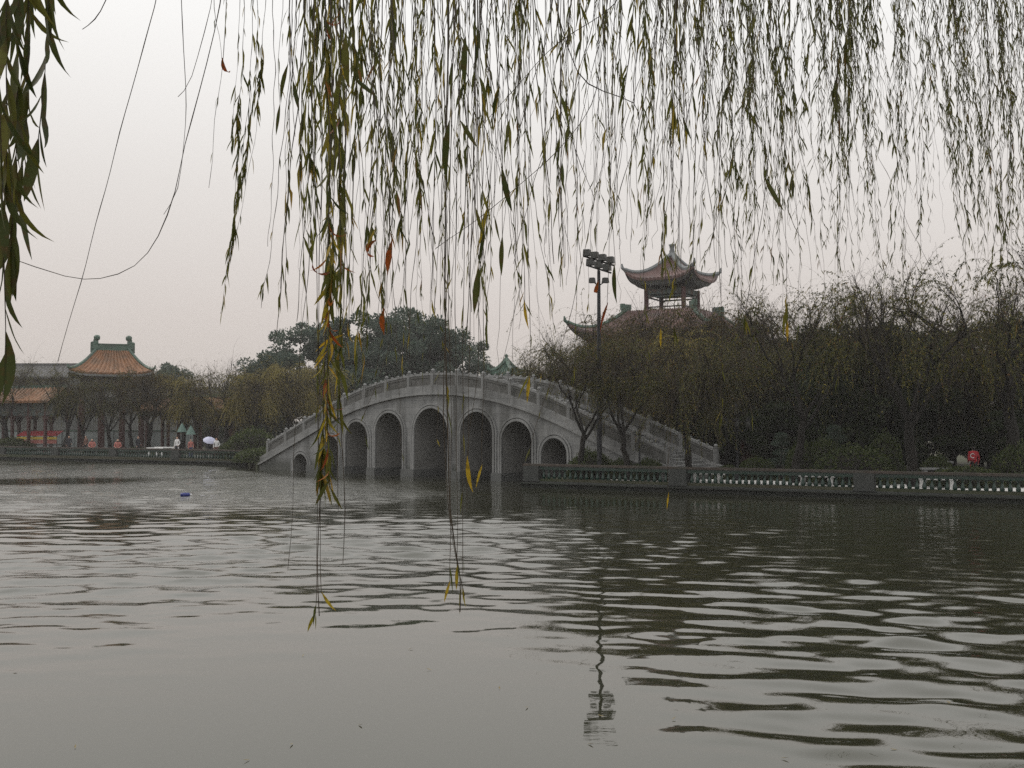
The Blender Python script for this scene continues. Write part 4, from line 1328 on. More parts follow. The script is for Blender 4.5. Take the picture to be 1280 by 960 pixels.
# layered little pines
def make_pine():
    root = empty('cloud_pruned_pine', (0, 0, 0))
    MB().tube([(0, 0, 0), (0.08, 0.02, 0.7), (-0.05, 0.0, 1.4), (0.02, 0, 2.1)], [0.08, 0.065, 0.05, 0.03], 7).build('trunk', M['bark'], root)
    for z, w, dx in ((0.9, 0.62, 0.15), (1.35, 0.55, -0.18), (1.8, 0.42, 0.1), (2.15, 0.28, 0.0)):
        rng = np.random.default_rng(int(z * 100))
        n = 900
        d = rng.normal(size=(n, 3)); d /= np.linalg.norm(d, axis=1, keepdims=True)
        C = d * (rng.random(n) ** 0.4)[:, None] * np.array([w, w, 0.18]) + np.array([dx, 0, z])
        V, Q = leaf_quads(C, d + np.array([0, 0, 0.6]), rng.uniform(0.05, 0.11, n), 0.012, rng)
        setp(link('needle_pad', np_mesh('needle_pad', V, Q, mats=[M['lf_green']]), root), kind='stuff')
    return root
pine = make_pine()
pine.location = (px_at(1042, 50), 50, GZ - 0.02); pine.scale = (1.15,) * 3
setp(pine, 'small pine with layered pads beside the thick trunk in the right grove', 'pine')
pine2 = copy_tree(pine)
pine2.location = (px_at(976, 52), 52, GZ - 0.02); pine2.scale = (1.0,) * 3; pine2.rotation_euler = (0, 0, 2.0)
setp(pine2, 'small layered pine between the brick-red wall and the forked willow', 'pine')
# ================================================================== LAMPS, PEOPLE AND SMALL THINGS
def build_floodlight():
    D = 52.0; k = D / F
    x = px_at(749, D)
    root = empty('floodlight_pole', (x, D, GZ))
    setp(root, 'tall dark floodlight pole with a tilted rack of lamp boxes rising above the willows', 'light pole')
    top = CAMZ + (530 - 338) * k - GZ
    MB().lathe([(0.22, 0), (0.22, 0.25), (0.13, 0.3), (0.11, top * 0.5), (0.08, top)], (0, 0, 0), 10).build('pole', M['pole'], root, smooth=True)
    tilt = Vector((cos(radians(24)), -sin(radians(24)), -0.36)).normalized()
    for zt, n, half in ((top + 0.52, 4, 0.88), (top + 0.10, 3, 0.70)):
        c = Vector((0.0, 0, zt))
        MB().beam(c - tilt * half, c + tilt * half, 0.07, 0.09).build('crossbar', M['pole'], root)
        for i in range(n):
            t = (i + 0.5) / n * 2 - 1
            p = c + tilt * (half * t) + Vector((0, 0, 0.22))
            lam = MB().box(p, (half * 1.6 / n, 0.34, 0.32), radians(-24), taper=0.9).build('lamp_box', M['lamp_box'], root)
            MB().box(p + Vector((0.08, 0.185, -0.01)), (half * 1.25 / n, 0.02, 0.24), radians(-24)).build('lamp_glass', M['lamp_glass'], lam)
    MB().beam((0, 0, top - 0.05), (0, 0, top + 0.6), 0.09, 0.09).build('mast_head', M['pole'], root)
    for s in (-1, 1):
        p = Vector((0.28 * s, 0, top - 0.55))
        MB().beam((0, 0, top - 0.75), p, 0.05, 0.05).build('bracket', M['pole'], root)
        MB().box(p + Vector((0.05 * s, 0, 0.08)), (0.3, 0.28, 0.26), 0.4 * s, taper=0.8).build('lamp_box', M['lamp_box'], root)
build_floodlight()

def lantern(mb_parent, p, s=1.0):
    f = MB().lathe([(0.05 * s, 0), (0.12 * s, 0.04 * s), (0.05 * s, 0.08 * s)], p, 6).lathe([(0.17 * s, 0.36 * s), (0.13 * s, 0.44 * s), (0.05 * s, 0.50 * s), (0.02 * s, 0.58 * s)], p, 6)
    o = f.build('lantern', M['pole'], mb_parent)
    MB().lathe([(0.08 * s, 0.085 * s), (0.14 * s, 0.355 * s)], p, 6).build('lantern_glass', M['lamp_glass'], o)
def build_lamp_post():
    D = 50.6
    root = empty('lamp_post', (px_at(921, D), D, GZ))
    setp(root, 'dark ornamental lamp post with a ring of lanterns and one on top', 'lamp post')
    MB().lathe([(0.17, 0), (0.17, 0.2), (0.10, 0.28), (0.07, 0.9), (0.055, 2.5), (0.08, 2.6), (0.05, 2.7), (0.045, 3.15)], (0, 0, 0), 10).build('post', M['pole'], root, smooth=True)
    for a in range(6):
        d = Vector((cos(a * pi / 3 + 0.3), sin(a * pi / 3 + 0.3), 0))
        MB().tube([Vector((0, 0, 2.45)), d * 0.3 + Vector((0, 0, 2.35)), d * 0.62 + Vector((0, 0, 2.55))], 0.028, 6).build('arm', M['pole'], root)
        lantern(root, d * 0.62 + Vector((0, 0, 2.56)), 0.95)
    lantern(root, Vector((0, 0, 3.16)), 1.1)
build_lamp_post()
def build_garden_lamp():
    D = 50.9
    root = empty('garden_lamp', (px_at(799, D), D, GZ))
    setp(root, 'short slim lamp post with one small lantern before the bridge stairs', 'lamp post')
    MB().lathe([(0.11, 0), (0.11, 0.15), (0.05, 0.2), (0.045, 2.25)], (0, 0, 0), 8).build('post', M['pole'], root, smooth=True)
    MB().beam((-0.22, 0, 2.2), (0.22, 0, 2.2), 0.05, 0.05).build('arm', M['pole'], root)
    lantern(root, Vector((0, 0, 2.25)), 0.8)
build_garden_lamp()

def bench(x, D, w, label, name='stone_bench', mat='white_stone', h=0.42, dp=0.45, rz=0.0, cat='bench', z=GZ):
    root = empty(name, (px_at(x, D), D, z), rz)
    setp(root, label, cat)
    MB().box((0, 0, h - 0.05), (w, dp, 0.10)).build('seat', M[mat], root, bevel=0.012)
    for s in (-1, 1):
        MB().box((s * (w / 2 - 0.16), 0, (h - 0.1) / 2 - 0.005), (0.18, dp * 0.8, h - 0.1)).build('leg', M[mat], root)
    return root
rz_r = atan2(R1.y - R0.y, R1.x - R0.x)
# white bench shapes added behind the balusters to brighten the gaps between them
for x in (884, 1020, 1170):
    t = along(R0, R1, x); p = R0 + (R1 - R0).normalized() * t
    o = empty('gap_bright_bench', (px_at(x, p.y + 1.0), p.y + 1.0, GZ + 0.012), rz_r)
    setp(o, 'white bench added to brighten the gaps between the balusters ' + {884: 'near the lantern lamp post', 1020: 'near the forked willow', 1170: 'near the tall bare-topped willow'}[x], 'bench', 'added white benches brightening the right balustrade gaps')
    MB().box((0, 0, 0.40), (1.55, 0.46, 0.08)).build('seat', M['white_stone'], o, bevel=0.01)
    bk = MB().box((0, 0, 0.17), (1.55, 0.06, 0.36)).build('backrest', M['white_stone'], o)
    bk.location = (0, 0.20, 0.36); bk.rotation_euler = (radians(-38), 0, 0)  # leans back to face more sky, so the gaps look whiter
    for s in (-1, 1):
        MB().box((s * 0.6, -0.02, 0.178), (0.16, 0.38, 0.356)).build('leg', M['white_stone'], o)
bench(1174, 47.6, 1.7, 'long pale stone bench standing among the shrubs near the tall bare-topped willow', mat='stone_pale', h=0.75, rz=-0.1)
bench(836, 49.9, 0.85, 'low pale stone bench at the foot of the bridge stairs', mat='stone_pale', h=0.72)
def pedestal():
    D = 49.0
    root = empty('stone_table', (px_at(1176, D), D, GZ))
    setp(root, 'small pale stone table on a stem behind the long stone bench', 'table')
    MB().lathe([(0.28, 0), (0.22, 0.1), (0.17, 0.5), (0.24, 0.9)], (0, 0, 0), 10).build('stem', M['stone_pale'], root)
    MB().lathe([(0.5, 0.9), (0.52, 0.95), (0.5, 1.0)], (0, 0, 0), 16).build('top', M['stone_pale'], root)
pedestal()

# ---- people: one continuous skinned body each
def person_mesh(pose, mats):
    """stand or sit; mats = hair, skin, top, trousers"""
    if pose == 'stand':
        J = {'pel': (0, 0, 0.95, .135), 'wst': (0, 0, 1.12, .125), 'chs': (0, 0, 1.34, .15), 'nek': (0, 0.0, 1.47, .06), 'hd0': (0, -0.01, 1.56, .085), 'hd1': (0, 0.0, 1.68, .095),
             'shL': (-.17, 0, 1.40, .07), 'elL': (-.24, .02, 1.13, .05), 'wrL': (-.23, -.07, .90, .035), 'hnL': (-.22, -.10, .80, .035),
             'shR': (.17, 0, 1.40, .07), 'elR': (.25, .02, 1.13, .05), 'wrR': (.20, -.15, .96, .035), 'hnR': (.17, -.22, .92, .035),
             'hpL': (-.09, 0, .90, .10), 'knL': (-.10, -.02, .50, .07), 'akL': (-.10, .02, .09, .05), 'ftL': (-.11, -.14, .04, .04),
             'hpR': (.09, 0, .90, .10), 'knR': (.11, -.05, .50, .07), 'akR': (.12, .02, .09, .05), 'ftR': (.14, -.13, .04, .04)}
    else:
        J = {'pel': (0, 0, 0.55, .15), 'wst': (0, -.01, 0.72, .135), 'chs': (0, -.04, 0.94, .15), 'nek': (0, -.05, 1.07, .06), 'hd0': (0, -.07, 1.16, .085), 'hd1': (0, -.06, 1.28, .095),
             'shL': (-.17, -.04, 1.00, .07), 'elL': (-.24, -.08, .75, .05), 'wrL': (-.16, -.28, .66, .035), 'hnL': (-.12, -.36, .64, .035),
             'shR': (.17, -.04, 1.00, .07), 'elR': (.25, -.06, .75, .05), 'wrR': (.16, -.28, .66, .035), 'hnR': (.12, -.36, .64, .035),
             'hpL': (-.10, -.04, .53, .11), 'knL': (-.13, -.42, .53, .075), 'akL': (-.13, -.42, .10, .05), 'ftL': (-.13, -.57, .05, .04),
             'hpR': (.10, -.04, .53, .11), 'knR': (.13, -.42, .53, .075), 'akR': (.13, -.44, .10, .05), 'ftR': (.13, -.59, .05, .04)}
    E = [('pel', 'wst'), ('wst', 'chs'), ('chs', 'nek'), ('nek', 'hd0'), ('hd0', 'hd1')]
    for s in 'LR':
        E += [('chs', 'sh' + s), ('sh' + s, 'el' + s), ('el' + s, 'wr' + s), ('wr' + s, 'hn' + s), ('pel', 'hp' + s), ('hp' + s, 'kn' + s), ('kn' + s, 'ak' + s), ('ak' + s, 'ft' + s)]
    ks = list(J)
    me = bpy.data.meshes.new('person_skeleton')
    me.from_pydata([J[k][:3] for k in ks], [(ks.index(a), ks.index(b)) for a, b in E], [])
    o = bpy.data.objects.new('person_skeleton', me)
    COL.objects.link(o)
    md = o.modifiers.new('skin', 'SKIN')
    o.modifiers.new('sub', 'SUBSURF').levels = 1
    for i, k in enumerate(ks):
        sv = me.skin_vertices[0].data[i]
        sv.radius = (J[k][3], J[k][3] * (0.8 if k in ('pel', 'wst', 'chs') else 1.0))
        sv.use_root = (k == 'pel')
    dg = bpy.context.evaluated_depsgraph_get()
    out = bpy.data.meshes.new_from_object(o.evaluated_get(dg))
    bpy.data.objects.remove(o)
    bpy.data.meshes.remove(me)
    out.name = 'person'
    out.materials.clear()
    for m in mats: out.materials.append(m)
    zn, zw = J['nek'][2], J['pel'][2]
    for p in out.polygons:
        c = p.center
        if c.z > zn + 0.02:
            p.material_index = 0 if (c.z > zn + 0.20 or c.y > J['hd0'][1] + 0.03) else 1
        elif (Vector(c) - Vector(J['hnL'][:3])).length < 0.09 or (Vector(c) - Vector(J['hnR'][:3])).length < 0.09:
            p.material_index = 1
        elif c.z > zw + 0.02 or (abs(c.x) > 0.16 and c.z > zw - 0.25 and pose == 'stand'):
            p.material_index = 2
        else:
            p.material_index = 3
        p.use_smooth = True
    return out

def person(x, d, pose, top, tr, label, rz=0.0, z=GZ, sc=1.0, group=None):
    me = person_mesh(pose, [M['hair'], M['skin'], M[top], M[tr]])
    o = link('person', me)
    o.location = (px_at(x, d), d, z); o.rotation_euler = (0, 0, rz); o.scale = (sc,) * 3
    setp(o, label, 'person', group)
    return o
def left_d(x, off=2.0):
    t = along(L0, L1, x); p = L0 + (L1 - L0).normalized() * t
    return p.y + off
ZP = GZ + 0.012
person(87, left_d(87, 2.4), 'stand', 'dark_cloth', 'dark_cloth', 'person in dark clothes standing at the end of the colonnade', 0.4, ZP)
person(108, left_d(108, 2.0), 'stand', 'brown_cloth', 'dark_cloth', 'person in a brown top standing by the gate column', -0.5, ZP)
for x, c, lb in ((116, 'pink_cloth', 'person in a dull pink top sitting next to the gate column'), (148, 'pink_cloth', 'person in a bright salmon top sitting below the slim forked willow')):
    d = left_d(x, 2.0)
    person(x, d, 'sit', c, 'dark_cloth', lb, 0.3, ZP, 1.12)
    b = bench(x, d + 0.06, 1.0, 'low stone seat under the person in the ' + ('dull pink' if x == 116 else 'salmon') + ' top', h=0.46, z=ZP, mat='plaster_grey')
person(173, left_d(173, 2.6), 'stand', 'dark_cloth', 'dark_cloth', 'person in black standing beside the low shrubs by the gate', 1.2, ZP)
person(222, left_d(222, 1.8), 'stand', 'white_cloth', 'dark_cloth', 'person in a white shirt standing before the green parasols', -0.3, ZP)
person(239, left_d(239, 1.8), 'stand', 'pink_cloth', 'blue_cloth', 'person in a pink top and blue trousers by the parasols', 0.6, ZP, 0.88)
person(271, left_d(271, 1.7), 'stand', 'white_cloth', 'brown_cloth', 'person in white and brown standing next to the lilac umbrella', 0.2, ZP, 0.95)
person(262, left_d(262, 1.5), 'sit', 'dark_cloth', 'dark_cloth', 'person in dark clothes sitting under the lilac umbrella', 0.2, ZP)
bench(262, left_d(262, 1.56), 1.0, 'low stone seat under the lilac umbrella', h=0.46, z=ZP, mat='plaster_grey')
person(1216, 49.2, 'stand', 'red_cloth', 'dark_cloth', 'person in a bright red jacket behind the clipped shrub', pi, GZ)
bp_o = MB().box((0, 0, 0), (0.34, 0.18, 0.46), taper=0.8).build('backpack', M['red_cloth'], None, bevel=0.05)
bp_o.location = (px_at(1213, 48.95), 48.95, GZ + 1.24)
setp(bp_o, 'red backpack with a white round mark on the person in the red jacket', 'backpack')
ring = MB()
ring.tube([(0.02 + 0.10 * cos(a), -0.105, 0.02 + 0.10 * sin(a)) for a in np.linspace(0.6, 5.4, 14)], 0.018, 5)
ring.build('emblem', M['white_cloth'], bp_o)

def umbrella():
    x, d = 262, left_d(262, 1.35)
    root = empty('umbrella', (px_at(x, d), d, ZP))
    setp(root, 'open lilac-white umbrella tilted over a seated person on the left bank', 'umbrella')
    c = Vector((0.05, 0.0, 1.62))
    ax = Vector((0.25, -0.45, 0.85)).normalized()
    rot = Vector((0, 0, 1)).rotation_difference(ax).to_matrix()
    mb = MB(); V = []; n = 16
    prof = [(0.0, 0.02), (0.17, -0.015), (0.34, -0.09), (0.46, -0.18), (0.52, -0.26)]
    for r, z in prof:
        for k in range(n):
            q = r * (1 - 0.05 * (k % 2) * (r / 0.52))
            V.append(c + rot @ Vector((q * cos(2 * pi * k / n), q * sin(2 * pi * k / n), z)))
    Fs = [(i * n + k, i * n + (k + 1) % n, (i + 1) * n + (k + 1) % n, (i + 1) * n + k) for i in range(len(prof) - 1) for k in range(n)]
    mb.add(V, Fs); mb.build('canopy', M['lilac_cloth'], root)
    MB().tube([c + ax * 0.1, c - ax * 0.85], 0.014, 6).build('shaft', M['pole'], root)
    MB().tube([c - ax * 0.85, c - ax * 0.95, c - ax * 0.97 + Vector((0.06, 0, 0)), c - ax * 0.9 + Vector((0.09, 0, 0))], 0.02, 6).build('handle', M['pole'], root)
umbrella()
def parasol(x, y_top, label):
    d = left_d(x, 4.5)
    root = empty('parasol', (px_at(x, d), d, ZP))
    setp(root, label, 'parasol')
    zt = CAMZ + (530 - y_top) * d / F - ZP
    MB().lathe([(0.44, zt - 0.75), (0.42, zt - 0.70), (0.20, zt - 0.28), (0.03, zt)], (0, 0, 0), 8).build('canopy', M['green_cloth'], root)
    MB().tube([(0, 0, 0.02), (0, 0, zt - 0.3)], 0.03, 6).build('pole', M['pole'], root)
    MB().lathe([(0.28, 0), (0.28, 0.06), (0.08, 0.12)], (0, 0, 0), 10).build('base', M['pole'], root)
parasol(228, 529, 'taller pale green parasol behind the person in white')
parasol(239, 532, 'shorter pale green parasol behind the person in pink')

def stall():
    d = 101.6
    root = empty('vendor_stall', (px_at(51, d), d, GZ))
    setp(root, 'stall with red cloth bands and a yellow stripe under the left colonnade', 'stall')
    k = d / F
    zz = lambda y: CAMZ + (530 - y) * k - GZ
    w = 50 * k
    for s in (-1, 1):
        for yy in (-0.6, 0.6):
            MB().box((s * (w / 2 - 0.08), yy, zz(541) / 2), (0.06, 0.06, zz(541))).build('post', M['pole'], root)
    V = [(-w / 2, -0.75, zz(544)), (w / 2, -0.75, zz(544)), (w / 2, 0.75, zz(538.5)), (-w / 2, 0.75, zz(538.5))]
    mb = MB(); mb.add(V + [(x, y, z - 0.05) for x, y, z in V], [(0, 1, 2, 3), (7, 6, 5, 4), (0, 4, 5, 1), (1, 5, 6, 2), (2, 6, 7, 3), (3, 7, 4, 0)])
    mb.build('awning', M['red_cloth'], root)
    MB().box((0, -0.78, zz(547.5)), (w, 0.04, 3.2 * k)).build('yellow_band', M['yellow_cloth'], root)
    MB().box((0, -0.72, zz(552)), (w * 0.98, 0.05, 4.5 * k)).build('red_skirt', M['pink_cloth'], root)
    MB().box((0, 0, zz(556)), (w * 0.96, 1.2, 0.08)).build('counter', M['dark_wood'], root)
stall()
bench(195, left_d(195, 2.6), 1.4, 'white bench beside the low shrub on the left bank', h=0.75, z=ZP)
bench(207, left_d(207, 3.2), 1.7, 'longer white bench just left of the person in white', name='stone_bench', h=0.8, z=ZP)

# ---- something blue afloat and leaves on the water
def floating():
    d = 46.5
    root = empty('floating_bottle', (px_at(234, d), d, 0.02), 0.15)
    setp(root, 'dark blue plastic container drifting on the lake before the left bank', 'container')
    mb = MB().tube([(-0.24, 0, 0.03), (-0.22, 0, 0.03), (0.12, 0, 0.03), (0.18, 0, 0.03)], [0.06, 0.09, 0.09, 0.04], 10)
    mb.build('body', M['blue_plastic'], root, smooth=True)
    MB().tube([(0.18, 0, 0.03), (0.25, 0, 0.03)], 0.04, 8).build('cap', M['white_cloth'], root)
floating()

def leaf_mesh(L, W, bend, curl, mat, name='leaf', twist=0.0):
    """lance-shaped blade hanging along -z from its stalk"""
    n = 7
    V = []
    prof = [0.10, 0.55, 0.92, 1.0, 0.86, 0.52, 0.02]
    ang = 0.0
    p = Vector((0, 0, 0))
    for i in range(n):
        t = i / (n - 1)
        w = W * prof[i]
        tw = twist * t
        s = Vector((cos(tw), sin(tw), 0))
        nrm = Vector((-sin(tw), cos(tw), 0))
        V += [p - s * w + nrm * (w * 0.35), p.copy(), p + s * w + nrm * (w * 0.35)]
        ang += (bend + curl * t) / (n - 1)
        p = p + Vector((sin(ang) * L / (n - 1) * 0.4, sin(ang) * L / (n - 1), -cos(ang) * L / (n - 1)))
    Fs = []
    for i in range(n - 1):
        a = 3 * i
        Fs += [(a, a + 1, a + 4, a + 3), (a + 1, a + 2, a + 5, a + 4)]
    mb = MB(); mb.add(V, Fs)
    return mb.mesh(name, mat, smooth=True)

fl = [leaf_mesh(0.08, 0.009, 0.3, 0.3, M['lf_debris'], 'floating_leaf', 0.4) for _ in range(2)]
for i, (x, y) in enumerate([(378, 756 + 65), (540, 838), (312, 950), (448, 906), (510, 812), (625, 862), (756, 896), (660, 884), (734, 930), (14, 843), (94, 936), (1122, 938), (366, 930), (976, 948), (840, 900), (1190, 880)]):
    p = pix(x, y, 10.0)
    t = CAMZ / (CAMZ - p.z)
    o = link('floating_leaf', fl[i % 2])
    o.location = (p.x * t, p.y * t, 0.006)
    o.rotation_euler = (radians(90), 0, i * 1.3)
    setp(o, 'small pale fallen leaf floating on the calm near water', 'leaf', 'fallen leaves on the water')

# ================================================================== THE OVERHANGING WILLOWS
def limb(parent, pts, r0, r1, name='limb'):
    mb = MB()
    P = [Vector(p) for p in pts]
    Q = []
    for i in range(len(P) - 1):
        for k in range(4):
            t = k / 4
            p0 = P[max(i - 1, 0)]; p1 = P[i]; p2 = P[i + 1]; p3 = P[min(i + 2, len(P) - 1)]
            q = 0.5 * ((2 * p1) + (p2 - p0) * t + (2 * p0 - 5 * p1 + 4 * p2 - p3) * t * t + (3 * p1 - p0 - 3 * p2 + p3) * t ** 3)
            Q.append(q)
    Q.append(P[-1])
    mb.tube(Q, list(np.linspace(r0, r1, len(Q))), 8)
    mb.build(name, M['bark'], parent, smooth=True)
    return Q

near = empty('overhanging_willow', (5.5, -4.0, GZ))
setp(near, 'near willow whose long leafy strands hang down over the lake in front of the bridge', 'tree')
nodes_near = []
tk = limb(near, [(5.5, -4.0, GZ - 0.2), (5.2, -3.6, 2.6), (4.6, -2.6, 5.6), (4.0, -1.4, 7.6)], 0.34, 0.2, 'trunk')
for pts in ([tk[-1], (2.0, 0.2, 8.6), (-0.5, 1.6, 8.9), (-2.4, 2.4, 8.4)], [tk[-1], (3.0, 1.2, 8.8), (1.6, 4.0, 9.6), (-0.6, 6.4, 9.4)], [tk[-1], (4.2, 1.6, 9.0), (4.0, 4.6, 9.8), (3.0, 7.5, 9.6)],
            [tk[-6], (2.6, -0.6, 6.2), (0.6, 1.3, 6.4), (-1.6, 1.9, 6.0)]):
    nodes_near += limb(near, pts, 0.12, 0.03)
far = empty('overhanging_willow', (21.0, 16.0, GZ))
setp(far, 'small-leaved willow whose dense fine strands fill the sky above the right grove', 'tree')
nodes_far = []
tk2 = limb(far, [(21.0, 16.0, GZ - 0.2), (20.4, 15.8, 4.0), (18.6, 15.4, 8.4), (16.0, 15.0, 12.4)], 0.42, 0.22, 'trunk')
for pts in ([tk2[-1], (11.5, 13.0, 14.4), (6.5, 12.6, 14.2), (3.0, 12.2, 13.2)], [tk2[-1], (13.5, 18.0, 15.0), (10.5, 21.0, 16.0), (7.5, 22.5, 15.6)], [tk2[-1], (13.6, 16.5, 14.0), (11.4, 17.5, 14.8), (8.8, 17.8, 14.6)],
            [tk2[-6], (13.5, 12.6, 11.4), (9.0, 11.6, 11.9), (5.4, 11.0, 11.4)]):
    nodes_far += limb(far, pts, 0.15, 0.03)
for e in (near, far):
    local_parts(e)

NLEAF = [0]
BIG = {}
for key, mat in (('g', 'lf_near'), ('y', 'lf_yellow'), ('r', 'lf_red')):
    BIG[key] = [leaf_mesh(1.0, w, b, c, M[mat], 'leaf', tw) for w, b, c, tw in ((0.060, 0.25, 0.3, 0.3), (0.055, 0.45, 0.4, 0.9), (0.066, 0.15, -0.4, 0.2), (0.050, 0.7, 0.6, 1.4))]
BIGC = [leaf_mesh(1.0, w, b, c, M['lf_red'], 'leaf', tw) for w, b, c, tw in ((0.09, 1.6, 1.8, 0.5), (0.08, 2.4, -3.0, 0.8))]

def strand(tree, nodes, path, d0, d1, r=0.0016, small=0.0, ssize=0.07, smat='lf_small', big=0.0, bsize=0.10, mixc=(0.8, 0.15, 0.05), lrange=(0.0, 1.0), wob=1.0, seed=0, spread=0.5, tilt=0.4, wide=1.0):
    """a hanging twig through photo pixels at distance d0..d1; small leaves joined, big ones each their own object"""
    rng = np.random.default_rng(seed)
    n = len(path)
    P = [pix(x, y, d0 + (d1 - d0) * i / max(1, n - 1)) for i, (x, y) in enumerate(path)]
    # up to the limb it hangs from, above the frame
    best = min(nodes, key=lambda q: (q - P[0]).length + (4.0 if q.z < P[0].z + 0.2 else 0))
    mid = best.lerp(P[0], 0.45); mid.z = max(best.z, P[0].z) * 0.5 + mid.z * 0.5
    pts = [best, mid] + P
    # smooth resample
    C = []
    tot = 0
    for i in range(len(pts) - 1):
        seg = (pts[i + 1] - pts[i]).length
        m = max(2, min(40, int(seg / 0.055))) if i >= 1 else 5
        p0 = pts[max(i - 1, 0)]; p1 = pts[i]; p2 = pts[i + 1]; p3 = pts[min(i + 2, len(pts) - 1)]
        if i <= 2: p0 = p1 - (p2 - p1)
        for k in range(m):
            t = k / m
            C.append(0.5 * ((2 * p1) + (p2 - p0) * t + (2 * p0 - 5 * p1 + 4 * p2 - p3) * t * t + (3 * p1 - p0 - 3 * p2 + p3) * t ** 3))
        if i == 1: i0 = len(C)
    C.append(pts[-1])
    w = 0.0028 * wob * d0 / 3
    ph = rng.uniform(0, 6, 4)
    Q = []
    for i, p in enumerate(C):
        a = max(0, i - 4)
        Q.append(p + Vector((w * (sin(a * 0.5 + ph[0]) + 0.7 * sin(a * 1.3 + ph[1])), w * (sin(a * 0.6 + ph[2]) + sin(a * 1.1 + ph[3])), 0)))
    rad = [r * (1.6 - 1.1 * i / len(Q)) * (1.35 if i % 4 == 0 else 1.0) for i in range(len(Q))]
    st = MB().tube(Q, rad, 4).build('strand', M['twig_near'], tree)
    st.matrix_parent_inverse = Matrix.Translation(-Vector(tree.location))
    vis = Q[i0:] if len(Q) - i0 > 3 else Q
    L = sum((vis[i + 1] - vis[i]).length for i in range(len(vis) - 1))
    A = np.array([tuple(v) for v in vis])
    def sample(f):
        x = f * (len(A) - 1); i = min(int(x), len(A) - 2)
        return A[i] + (A[i + 1] - A[i]) * (x - i), A[i + 1] - A[i]
    ns = int(small * L)
    if ns > 0:
        kc = max(2, int(L * 1.6))
        cen = rng.uniform(0, 1, kc); wd_ = rng.uniform(0.03, 0.11, kc); pk = rng.random(kc) ** 2 + 0.05
        j = rng.choice(kc, ns, p=pk / pk.sum())
        f = np.where(rng.random(ns) < 0.35, rng.random(ns), np.clip(cen[j] + rng.normal(0, 1, ns) * wd_[j], 0, 1))
        f = lrange[0] + (lrange[1] - lrange[0]) * np.sort(f)
        c, t = zip(*[sample(x) for x in f])
        c = np.array(c); t = np.array(t); t /= np.linalg.norm(t, axis=1, keepdims=True) + 1e-9
        a = rng.uniform(0, 2 * pi, ns)
        o = np.stack([np.cos(a), np.sin(a), np.zeros(ns)], -1)
        D = t * 0.8 + o * rng.uniform(0.1, spread * 1.3, ns)[:, None] + np.array([0, 0, -0.45])
        ls = ssize * rng.uniform(0.5, 1.2, ns)
        # bent two-piece blade
        D /= np.linalg.norm(D, axis=1, keepdims=True)
        S = np.cross(D, rng.normal(size=(ns, 3))); S /= np.linalg.norm(S, axis=1, keepdims=True)
        wd = (ls * rng.uniform(0.035, 0.065, ns))[:, None]
        lsn = ls[:, None]
        D2 = D + o * rng.uniform(-0.5, 0.3, ns)[:, None] + np.array([0, 0, -0.35]); D2 /= np.linalg.norm(D2, axis=1, keepdims=True)
        m1 = c + D * lsn * 0.33; m2 = m1 + D2 * lsn * 0.33; e = m2 + (D2 * 0.9 + np.array([0, 0, -0.3])) * lsn * 0.36
        V = np.stack([c, m1 - S * wd, m1 + S * wd, m2 - S * wd * 0.85, m2 + S * wd * 0.85, e], 1).reshape(-1, 3)
        b = (np.arange(ns) * 6)[:, None]
        Qd = b + np.array([[1, 2, 4, 3]])
        T = np.concatenate([b + np.array([[0, 2, 1]]), b + np.array([[3, 4, 5]])])
        me = np_mesh('foliage', V, Qd, T, mats=[M[smat]])
        fo = setp(link('foliage', me, st), kind='stuff')
    nb = int(round(big * L))
    for i in range(nb):
        if NLEAF[0] >= 296: break
        NLEAF[0] += 1
        f = lrange[0] + (lrange[1] - lrange[0]) * (i + rng.uniform(0.2, 0.8)) / nb
        c, t = sample(f)
        u = rng.random()
        key = 'g' if u < mixc[0] else ('y' if u < mixc[0] + mixc[1] else 'r')
        me = BIG[key][rng.integers(4)] if not (key == 'r' and rng.random() < 0.5) else BIGC[rng.integers(2)]
        lf = link('leaf', me, st)
        s = bsize * rng.uniform(0.6, 1.15)
        lf.location = c
        lf.scale = (s * wide, s, s)
        lf.rotation_euler = (rng.uniform(-tilt, tilt), rng.uniform(-tilt, tilt), rng.uniform(0, 6.28))
    return st

LEAF_TWIG = [0]
def one_leaf(st, x, y, d, key, length, roll, tiltx=0.1, rz=0.0, curl=None):
    """a single leaf seen in the photograph at pixel x, y (its stalk) on a thin twig of its own; roll = lean in the picture plane"""
    NLEAF[0] += 1
    LEAF_TWIG[0] += 1
    k = LEAF_TWIG[0]
    dx = 14 * sin(k * 2.1)
    tw = strand(near, nodes_near, [(x + dx, -75), (x + dx * 0.8, 10), (x + dx * 0.2 + 3 * sin(k), y * 0.6), (x, y + 2)], d + 0.1, d, 0.0010, small=7, ssize=0.06, seed=2000 + k, wob=0.6)
    lf = link('leaf', (BIG[key][k % 4] if curl is None else BIGC[curl]), tw)
    lf.location = pix(x, y, d)
    lf.scale = (length * 1.1, length, length)
    lf.rotation_euler = (tiltx, roll, rz)
    return lf

N_, Fq = (near, nodes_near), (far, nodes_far)
# --- left-hand cluster of large leaves close by
for i, (xt, xb, yb, dd, nb) in enumerate([(22, 14, 320, 1.55, 62), (8, 2, 300, 1.5, 50), (60, 44, 200, 1.6, 40), (36, 24, 250, 1.65, 56), (-6, 6, 450, 1.45, 30)]):
    strand(*N_, [(xt + 3, -70), (xt, 10), ((xt + xb) / 2 + 4, yb * 0.5), (xb, yb)], dd, dd, 0.0011, big=nb, bsize=0.10, mixc=(1.0, 0.0, 0), seed=100 + i, wob=0.6, lrange=(0.02, 1.0), tilt=0.22, wide=1.35)
